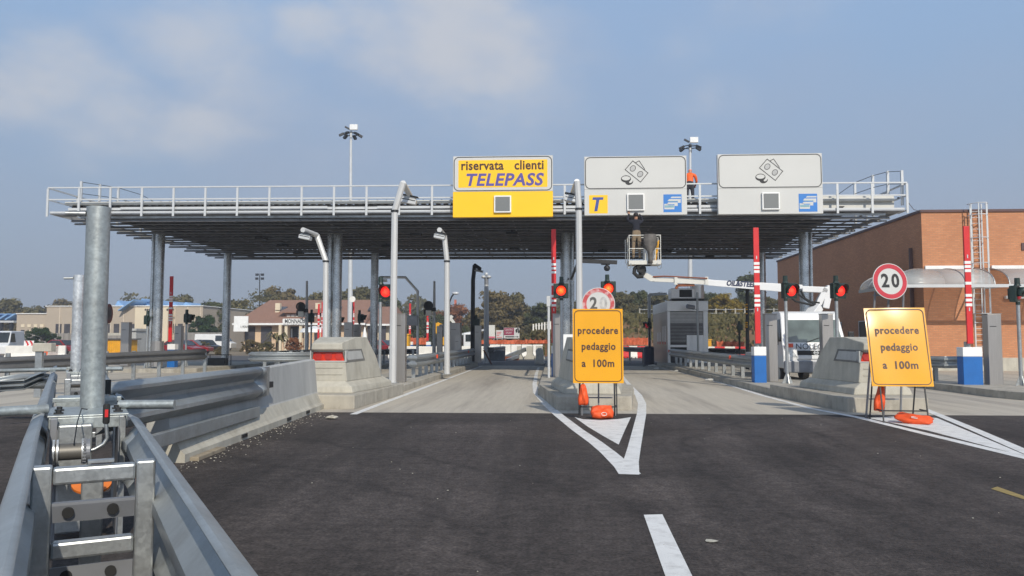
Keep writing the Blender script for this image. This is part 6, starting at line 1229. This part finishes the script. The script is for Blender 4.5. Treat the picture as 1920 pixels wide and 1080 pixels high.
# ================================================================== vehicles, works, clutter behind the plaza
def car(label, px, Y, rz, paint, kind='car', sc=1, name='parked_car'):
    q = P(px, 640, Y); t = thing(name, (0, 0, 0), label, 'van' if kind == 'van' else 'car', 'vehicles parked beyond the plaza')
    if kind == 'van': o = [(-2.2, .3), (-2.25, .9), (-1.75, 1.1), (-1.1, 1.85), (-.8, 1.95), (2.2, 1.95), (2.25, .3)]; win = [(-1.62, 1.15), (-1.08, 1.78), (-.3, 1.78), (-.3, 1.15)]
    else: o = [(-2.0, .28), (-2.05, .65), (-1.15, .85), (-.45, 1.40), (.75, 1.44), (1.55, .95), (2.0, .88), (2.05, .3)]; win = [(-.95, .9), (-.4, 1.33), (.7, 1.36), (1.3, .95)]
    tpf = lambda y, z: 1-.16*max(0, z-.85)
    b = MB().prof(o, -.85, .85, 0, None, tpf).build('body', paint, t, bevel=.06)
    g = MB(); g.prof([(y, z) for y, z in win], -.862, .862, 0, None, tpf); g.build('side_windows', M_glass, b)
    w_ = MB(); (ya, za), (yb_, zb_) = ((-1.75, 1.12), (-1.12, 1.83)) if kind == 'van' else ((-1.12, .88), (-.46, 1.38)); w_.loft([[Vector((s*.74*(1-.1*(z-.85)), y-.02, z+.015)) for s, y, z in ((-1, ya, za), (1, ya, za), (1, yb_, zb_), (-1, yb_, zb_))], [Vector((s*.74*(1-.1*(z-.85)), y+.02, z-.02)) for s, y, z in ((-1, ya, za), (1, ya, za), (1, yb_, zb_), (-1, yb_, zb_))]]); w_.build('windscreen', M_glass, b)
    for y in (-1.3, 1.3):
        for s in (-1, 1): MB().tube([(s*.68, y, .31), (s*.86, y, .31)], .31, 16).build('wheel', M_rubber, t, smooth=True)
    t.location = (q.x, Y, 0); t.rotation_euler = (0, 0, rz); t.scale = (sc,)*3; return t
car('white van cut by the left edge before the shed', 8, 62, R(20), M_carwhite, 'van', 1.1, 'parked_van')
car('dark red parked car behind the bright galvanised pipe', 118, 80, R(75), M_carred); car('red parked car right of the far left red bar', 338, 76, R(80), M_carred); car('second red parked car beside the cabinet at left', 358, 79, R(95), M_carred)
car('small white van below the cream entrance block', 265, 90, R(30), M_carwhite, 'van', 1, 'parked_van'); car('dark parked car before the grey fence right of the beige building', 385, 96, R(60), M_carblack); car('white van parked beyond the dark car', 404, 102, R(90), M_carwhite, 'van', 1.1, 'parked_van')
car('red car half hidden behind the third back column', 716, 80, R(70), M_carred)
q0, q1 = P(190, 655, 78), P(229, 637, 78); t = thing('yellow_container', ((q0.x+q1.x)/2, 79, 0), 'yellow site container behind the round sign seen edge on', 'container'); MB().bx(q0.x, q1.x, 78, 81, 0, q1.z).build('box', M_contyellow, t, bevel=.04); mb = MB()
for k in range(9): x = q0.x+.2+k*(q1.x-q0.x-.4)/8; mb.bx(x-.03, x+.03, 77.95, 77.997, .1, q1.z-.1)
mb.build('ribs', M_contyellow, t); MB().bx(q0.x-.1, q1.x+.3, 77.8, 81.2, q1.z+.02, q1.z+.12).build('roof', M_darkmetal, t)
q = P(250, 625, 84); t = thing('grey_hut', (q.x, 84, 0), 'small grey concrete hut between cabinet and entrance block', 'hut'); MB().bx(wx(240, 84), wx(256, 84), 84, 88, 0, wz(620, 84)).build('wall', M_concgrey, t); MB().bx(wx(238, 84), wx(258, 84), 83.8, 88.2, wz(620, 84)+.01, wz(620, 84)+.25).build('roof', M_concgrey, t)
t = thing('concrete_shelter', (wx(210, 88), 88, 0), 'low flat roofed concrete shelter above the yellow container', 'shelter'); MB().bx(wx(185, 88), wx(232, 88), 88, 91, wz(629, 88), wz(624, 88)).build('roof', M_conc, t)
for px in (188, 230): MB().bx(wx(px, 88)-.15, wx(px, 88)+.15, 88.1, 88.4, 0, wz(629, 88)-.002).build('post', M_conc, t)
q = P(205, 588, 34); t = thing('round_sign', (q.x, 34, 0), 'round road sign turned edge on behind the thick foreground post', 'road sign'); MB().tube([(q.x-.09, 34, 0), (q.x-.09, 34, q.z+.2)], .05, 8).build('pole', M_galv, t)
T = facing(q, 0, R(100)); mb = MB(); plate2d(mb, circ(.43, 32), T, -.02, .0); d = mb.build('disc', mat('shade-painted sign face', (.04, .018, .017), .5, 0, .1, 3), t); mb = MB(); ring2d(mb, circ(.42, 32), circ(.31, 32), T, 0, .004); mb.build('red_ring', mat('shade-painted red ring', (.10, .015, .012), .6), d); text('30', .42, M_black, d, T @ Matrix.Translation((0, 0, .003)), 'digit', bold=.01)  # sign face and ring coloured dark, shade painted in
q = P(54, 646, 60); t = thing('chevron_sign', (q.x, 60, 0), 'small red and white chevron board before the dark green bush', 'road sign'); T = facing((q.x, 60, q.z)); mb = MB(); plate2d(mb, rrect(.8, .6, .02), T, -.02, 0); mb.bx(q.x-.03, q.x+.03, 60.03, 60.09, 0, q.z); b = mb.build('board', M_white, t); mb = MB()
for dx in (-.3, .05): plate2d(mb, [(dx, .29), (dx+.15, .29), (dx+.32, 0), (dx+.15, -.29), (dx, -.29), (dx+.17, 0)], T, 0, .01)
mb.build('chevron', M_red, b)
def jersey_plastic(px, Y, m, label, wd=2.0, h=1.0, rz=0):
    q = P(px, 640, Y); t = thing('plastic_barrier', (q.x, Y, 0), label, 'barrier block', 'red and white blocks of the works fence'); D = Matrix.Translation((q.x, Y, 0)) @ Matrix.Rotation(rz, 4, 'Z')
    MB().prof([(-.3, 0), (-.3, .15), (-.12, .45), (-.09, h), (.09, h), (.12, .45), (.3, .15), (.3, 0)], -wd/2, wd/2, 0, D).build('block', m, t, bevel=.03); MB().bx(-wd*.3, -wd*.15, -.31, .31, 0, .08, 0, D).bx(wd*.15, wd*.3, -.31, .31, 0, .08, 0, D).build('forklift_slot', M_black, t)
for k, px in enumerate((1330, 1349, 1368, 1387)): jersey_plastic(px, 60, M_limewhite if k % 2 == 0 else M_red, 'plastic block number %s from the booth in the red white row before the bank' % ('one', 'two', 'three', 'four')[k], wd=.78, h=.95)
for k, px in enumerate((1172, 1187, 1202)): jersey_plastic(px, 64, M_red if k % 2 == 0 else M_limewhite, ('red plastic block touching the upright yellow sign', 'white plastic block between two red ones left of the booth', 'red plastic block nearest the booth corner')[k], wd=.64, h=.95)
for k, (px, Y, wd_) in enumerate(((760, 62, 2.6), (792, 60, 2.2), (822, 61, 2.4), (868, 63, 2.8), (905, 62, 1.2))):
    jersey_plastic(px, Y, M_limewhite, ('pale barrier block right of the steel cabinet and bent pole', 'pale barrier block between the distant red bars', 'pale barrier block behind the narrow cabinet', 'pale barrier block under the small white truck', 'pale barrier block left of the floodlight pole')[k], wd=wd_, h=.95)
q0, q1 = P(918, 650, 66), P(1014, 650, 66)
for k in range(5): px = 928+k*20; jersey_plastic(px, 66, M_limewhite, ('sunlit white block below the plain white board', 'sunlit white block below the maroon banner', 'sunlit white block in the row, third from the floodlight pole', 'sunlit white block behind the upright concrete slabs', 'sunlit white block nearest the tall red bar')[k], wd=.84, h=1.05)
def net(x0, x1, y0, y1, Y, label, m=None):
    a, b = P(x0, y1, Y), P(x1, y0, Y); t = thing('safety_net', ((a.x+b.x)/2, Y, 0), label, 'safety net', 'orange safety nets round the works'); mb = MB(); n = 14
    rg = [[Vector((a.x+(b.x-a.x)*i/n, Y+.08*math.sin(i*1.7), a.z)) for i in range(n+1)], [Vector((a.x+(b.x-a.x)*i/n, Y+.08*math.sin(i*1.3+1), b.z-.10*abs(math.sin(i*1.1)))) for i in range(n+1)]]; mb.loft(rg, 0, False, False); mb.build('netting', m or M_net, t, solid=.02)
    for i in range(0, n+1, 3): x = a.x+(b.x-a.x)*i/n; MB().bx(x-.03, x+.03, Y+.12, Y+.18, 0, b.z+.1).build('stake', M_rust, t)
net(868, 990, 636, 645, 70, 'long orange safety net below the roadside banners'); net(985, 1030, 636, 644, 69, 'orange safety net piece left of the tall red bar'); net(1166, 1216, 632, 647, 72, 'orange safety net right of the upright yellow sign'); net(1344, 1395, 639, 650, 70, 'orange safety net below the brown bank right of the booth'); net(752, 800, 632, 646, 72, 'orange safety net behind the bent pale pole')
def banner(x0, x1, y0, y1, Y, label, m, cat='banner'):
    a, b = P(x0, y1, Y), P(x1, y0, Y); t = thing('advert_board', ((a.x+b.x)/2, Y, 0), label, cat, 'advert boards by the far road'); bd_ = MB().bx(a.x, b.x, Y, Y+.08, a.z, b.z).build('board', m, t)
    for x in (a.x+.1, b.x-.1): MB().bx(x-.05, x+.05, Y+.082, Y+.16, 0, b.z-.1).build('post', M_galv, t)
    return t, bd_, a, b
t, bd_, a, b = banner(908.5, 928, 609.5, 634.5, 74, 'tall pale board with pink foot beside the floodlight pole', M_cream); MB().bx(a.x+.02, b.x-.02, 73.985, 73.997, a.z+.02, a.z+.18).build('pink_band', mat('pink print', (.6, .12, .18), .6), bd_)
t, bd_, a, b = banner(930, 943.5, 619, 634.5, 74, 'small white board with red lines between two larger boards', M_signwhite); mb = MB()
for z, w_ in ((.55, .8), (.40, .7), (.26, .45), (.08, .9)): mb.bx(a.x+.05, a.x+.05+(b.x-a.x-.1)*w_, 73.985, 73.997, a.z+z, a.z+z+.05)
mb.build('print_line', M_red, bd_)
t, bd_, a, b = banner(944.5, 974, 614.5, 634.5, 74, 'maroon and white advert board reading centro sport with arrow', M_signwhite); xm = a.x+(b.x-a.x)*.66; MB().bx(a.x+.02, xm, 73.985, 73.997, a.z+.30, b.z-.02).build('maroon_field', mat('maroon print', (.25, .02, .06), .6), bd_)
text('CENTRO', .26, M_signwhite, bd_, facing(((a.x+xm)/2, 73.98, b.z-.2)), 'lettering', sx=.75); text('SPORT', .24, M_signwhite, bd_, facing(((a.x+xm)/2, 73.98, b.z-.48)), 'lettering', sx=.8)
mb = MB(); mb.bx(b.x-.55, b.x-.2, 73.985, 73.997, a.z+.13, a.z+.17); T = facing((b.x-.14, 73.99, a.z+.15)); plate2d(mb, [(-.08, .07), (.08, 0), (-.08, -.07)], T, 0, .01); mb.bx(a.x+.15, a.x+.95, 73.985, 73.997, a.z+.10, a.z+.2); mb.build('arrow', M_black, bd_)
mb = MB(); mb.ball((xm+.22, 73.99, b.z-.28), (.10, .012, .2), 0, 8, 6); mb.ball((xm+.42, 73.99, b.z-.34), (.08, .012, .2), 0, 8, 6); mb.ball((xm+.36, 73.99, b.z-.1), (.08, .012, .1), 0, 8, 6); mb.build('figure_print', M_black, bd_)
# upright concrete slabs, bag, stacked steel in the middle lane's end
for px, w0, lab in ((973, .40, 'narrow upright concrete barrier end nearest the dark guardrail'), (993, .62, 'upright concrete barrier end in the middle of three'), (1011, .62, 'upright concrete barrier end nearest the white bag')):
    q = P(px, 676, 59.5); k = w0/.62; T = facing((q.x, 59.5, 0)); mb = MB(); plate2d(mb, [(-.42*k, 0), (.42*k, 0), (.40*k, .12), (.22*k, .38), (.24*k, .98), (-.24*k, .98), (-.22*k, .38), (-.40*k, .12)], T, -1.6, 0); o = mb.build('end_slab', M_conc, None, bevel=.02, loc=(q.x, 59.5, 0)); o.name = 'concrete_barrier_block'; tag(o, lab, 'concrete block', 'concrete barrier blocks stored at the middle lane end')
q = P(1012, 676, 47); mb = MB(); rd = random.Random(3); rg = []
for i in range(9):
    z = .02+.95*i/8; r_ = .27*(1-.25*(i/8)**2)*(1 if i < 8 else .5); rg.append([Vector((q.x+r_*(1+rd.uniform(-.15, .15))*math.cos(2*math.pi*k/12), 47+r_*(1+rd.uniform(-.15, .15))*math.sin(2*math.pi*k/12), z+rd.uniform(-.03, .03))) for k in range(12)])
mb.loft(rg); tag(mb.build('rubble_bag', M_bag, smooth='all'), 'crumpled white rubble bag at the right side of the middle lane end', 'bag')
t = thing('steel_beam_pile', tuple(G(955, 672)), 'grey steel beams lying behind the middle lane', 'steel beams'); mb = MB(); mb.bar(P(944, 672, 58), P(985, 655, 60), .16, .3); mb.bar(P(950, 676, 56), P(972, 668, 57), .2, .2); mb.build('beam', M_galv, t); MB().bx(P(946, 676, 57).x, P(972, 676, 57).x, 57, 58, 0, .25).build('timber', M_rust, t)
q0 = G(921, 683); tag(MB().bar((q0.x, q0.y, .03), P(908, 658, 44.5), .07).build('leaning_plank', M_rust), 'brown plank leaning on the guardrail end of the middle lane', 'plank')
tag(MB().loft([[P(915, 676, 50), P(943, 677, 52), P(944, 658, 52), P(914, 655, 50)], [P(915, 676, 50)+Vector((.1, .4, 0)), P(943, 677, 52)+Vector((.1, .4, 0)), P(944, 658, 52)+Vector((.1, .4, 0)), P(914, 655, 50)+Vector((.1, .4, 0))]]).build('site_panel', mat('blue grey tarpaulin', (.07, .085, .10), .6, 0, .3, 4)), 'dark blue grey sheeted panel beyond the middle guardrail', 'panel')
# excavator, small truck
q = P(845, 640, 76); t = thing('excavator', (q.x, 76, 0), 'yellow excavator half hidden behind the wide steel cabinet', 'excavator'); MB().bx(q.x-1.2, q.x+.9, 75.2, 77.2, .9, 1.7).build('body', M_contyellow, t, bevel=.08); MB().bx(q.x-1.0, q.x, 75.3, 76.3, 1.71, 2.9).build('cabin', M_glass, t, bevel=.05); mb = MB()
for z in (.0,): mb.tube([(q.x-1.3, 76.2, .35), (q.x+1.2, 76.2, .35)], .35, 12); mb.tube([(q.x-1.3, 75.4, .35), (q.x+1.2, 75.4, .35)], .35, 12)
mb.build('track', M_rubber, t); bm_ = MB(); bm_.bar(P(838, 622, 75.6), P(819, 610, 75.6), .35); bm_.bar(P(842, 616, 75.6), P(820, 606, 75.6), .22); bm_.bar(P(820, 606, 75.6), P(816, 625, 75.6), .3); bm_.build('arm', M_contyellow, t); ar2 = MB(); ar2.bar(P(838, 606, 75.4), P(848, 592, 75.4), .3); ar2.bar(P(842, 594, 75.4), P(852, 606, 75.4), .25); ar2.build('bucket', M_cream, t)
q = P(872, 640, 70); t = thing('small_truck', (q.x, 70, 0), 'small white crane truck beyond the black lamp post', 'truck'); MB().bx(q.x-.1, q.x+1.1, 69.5, 71.2, .6, 2.05).build('cab', M_carwhite, t, bevel=.1); MB().bx(q.x+.1, q.x+1.0, 69.46, 69.5, 1.3, 1.9).build('windscreen', M_glass, t); MB().bx(q.x-1.6, q.x-.12, 69.6, 71.2, .55, .75).bx(q.x-1.2, q.x-.6, 69.8, 70.8, .76, 1.4).build('bed', MATS['grey steel plate'], t); MB().bar((q.x-1.5, 70, 1.7), (q.x+1.9, 70, 2.35), .16).build('crane_arm', M_whitemetal, t)
for x in (-1.2, .6): MB().tube([(q.x+x, 69.5, .35), (q.x+x, 69.75, .35)], .35, 14).build('wheel', M_rubber, t)
q = P(1327, 640, 66); tag(MB().bx(q.x-.3, q.x+.3, 66, 66.5, .0, 1.4).bx(q.x-.34, q.x+.34, 65.96, 66.54, 1.41, 1.5).build('yellow_cabinet', M_contyellow, bevel=.03), 'small yellow site cabinet right of the toll booth', 'cabinet')
q0, q1 = P(752, 640, 68), P(766, 640, 68); tag(MB().bx(q0.x, q1.x, 68, 69, 0, 1.8).bx(q0.x-.05, q1.x+.05, 67.95, 69.05, 1.81, 1.95).build('yellow_bin', M_contyellow, bevel=.04), 'yellow site bin between cabinet and bent pole', 'bin')
q = P(408, 672, 40); t = thing('generator', (q.x, 40, 0), 'dark portable generator frame beside the second row column', 'generator'); MB().bx(q.x-.45, q.x+.45, 39.8, 40.3, .12, .55).build('engine', M_darkmetal, t, bevel=.04); mb = MB()
for y in (39.75, 40.35): mb.tube([(q.x-.55, y, 0), (q.x-.55, y, .7), (q.x+.55, y, .7), (q.x+.55, y, 0)], .025, 6)
mb.build('frame', M_black, t)
q = P(92, 655, 64)
for k, (px, y, m, lab) in enumerate(((95, 654, M_orange, 'orange works block in front of the dark red car'), (107, 652, M_limewhite, 'white works block in front of the dark red car'), (42, 655, M_limewhite, 'long white works block left of the chevron board'))):
    q = P(px, y, 60); wd_ = 1.3 if k == 2 else .7; t = thing('works_block', (q.x, 60, 0), lab, 'barrier block'); MB().prof([(-.25, 0), (-.25, .15), (-.1, .4), (-.08, 1.0), (.08, 1.0), (.1, .4), (.25, .15), (.25, 0)], -wd_, wd_, 0, Matrix.Translation((q.x, 60, 0))).build('block', m, t, bevel=.03); MB().bx(q.x-wd_*.5, q.x-wd_*.2, 59.74, 60.26, .0, .07).build('slot', M_black, t)
t = thing('radio_mast', tuple(P(854, 600, 260)), 'faint red and white lattice mast far beyond the rust red tree', 'mast'); t.location.z = 0; ORG[t].z = 0; a = P(854, 562, 260)
for k in range(6): MB().bx(a.x-.35, a.x+.35, 259.7, 260.3, a.z-(k+1)*2.4, a.z-k*2.4).build('section', M_white if k % 2 else M_net, t)
MB().bx(a.x-.5, a.x+.5, 259.5, 260.5, 0, a.z-14.4).build('base', M_white, t)
# crumbs and litter
mb = MB(); rd = random.Random(21)
for i in range(330):
    if i < 280: p = A+ud*rd.uniform(-.6, 7.6)-nn*abs(rd.gauss(0, .22)); s = rd.uniform(.003, .011)
    else: p = Vector((rd.uniform(-3.5, 6), rd.uniform(4.5, 16), 0)); s = rd.uniform(.003, .008)
    mb.ball((p.x, p.y, s*.5), (s*rd.uniform(.7, 1.6), s*rd.uniform(.7, 1.6), s*.6), 0, 5, 4)
o = mb.build('gravel_crumbs', M_conc); tag(o, 'pale concrete crumbs scattered along the jersey barrier foot and over the asphalt', 'gravel', None, 'stuff')
def scrap(px, py, r, label, m=M_bag, flat=.3):
    q = G(px, py); mb = MB(); rd = random.Random(px); rg = []
    for i in range(1, 6): a = math.pi*i/6; rg.append([Vector((q.x+r*math.sin(a)*math.cos(k*.7)*rd.uniform(.6, 1.2), q.y+r*math.sin(a)*math.sin(k*.7)*rd.uniform(.6, 1.2), .005+r*flat*(1-math.cos(a))*rd.uniform(.7, 1.1))) for k in range(9)])
    mb.loft(rg); tag(mb.build('litter', m), label, 'litter', 'litter lying on the lanes')
scrap(1223, 688, .22, 'white plastic scrap by the booth kerb, farther of two'); scrap(1230, 693, .17, 'white plastic scrap by the booth kerb, nearer of two'); scrap(1270, 697, .14, 'white crumpled scrap on the lane line below the guardrail end'); scrap(1333, 714, .25, 'clear plastic scrap on the second lane line', flat=.15); scrap(1333, 1016, .05, 'tiny pale scrap on the asphalt right of the dash', M_conc, .08); scrap(622, 786, .12, 'broken concrete piece at the end of the jersey barrier', M_conc, .3)
scrap(1208, 687, .1, 'dark scrap on the second lane near the booth', M_darkcloth, .2)

# ================================================================== autumn haze
hzm = bpy.data.materials.new('thin air haze'); hzm.use_nodes = True; tn = hzm.node_tree; tn.nodes.clear(); ho = tn.nodes.new('ShaderNodeOutputMaterial'); pv = tn.nodes.new('ShaderNodeVolumePrincipled')
pv.inputs['Color'].default_value = (.86, .90, .96, 1); pv.inputs['Density'].default_value = .0012; pv.inputs['Anisotropy'].default_value = .2; tn.links.new(pv.outputs[0], ho.inputs['Volume'])
tag(MB().bx(-460, 460, -70, 610, -1.05, 36).build('haze', hzm), kind='stuff')
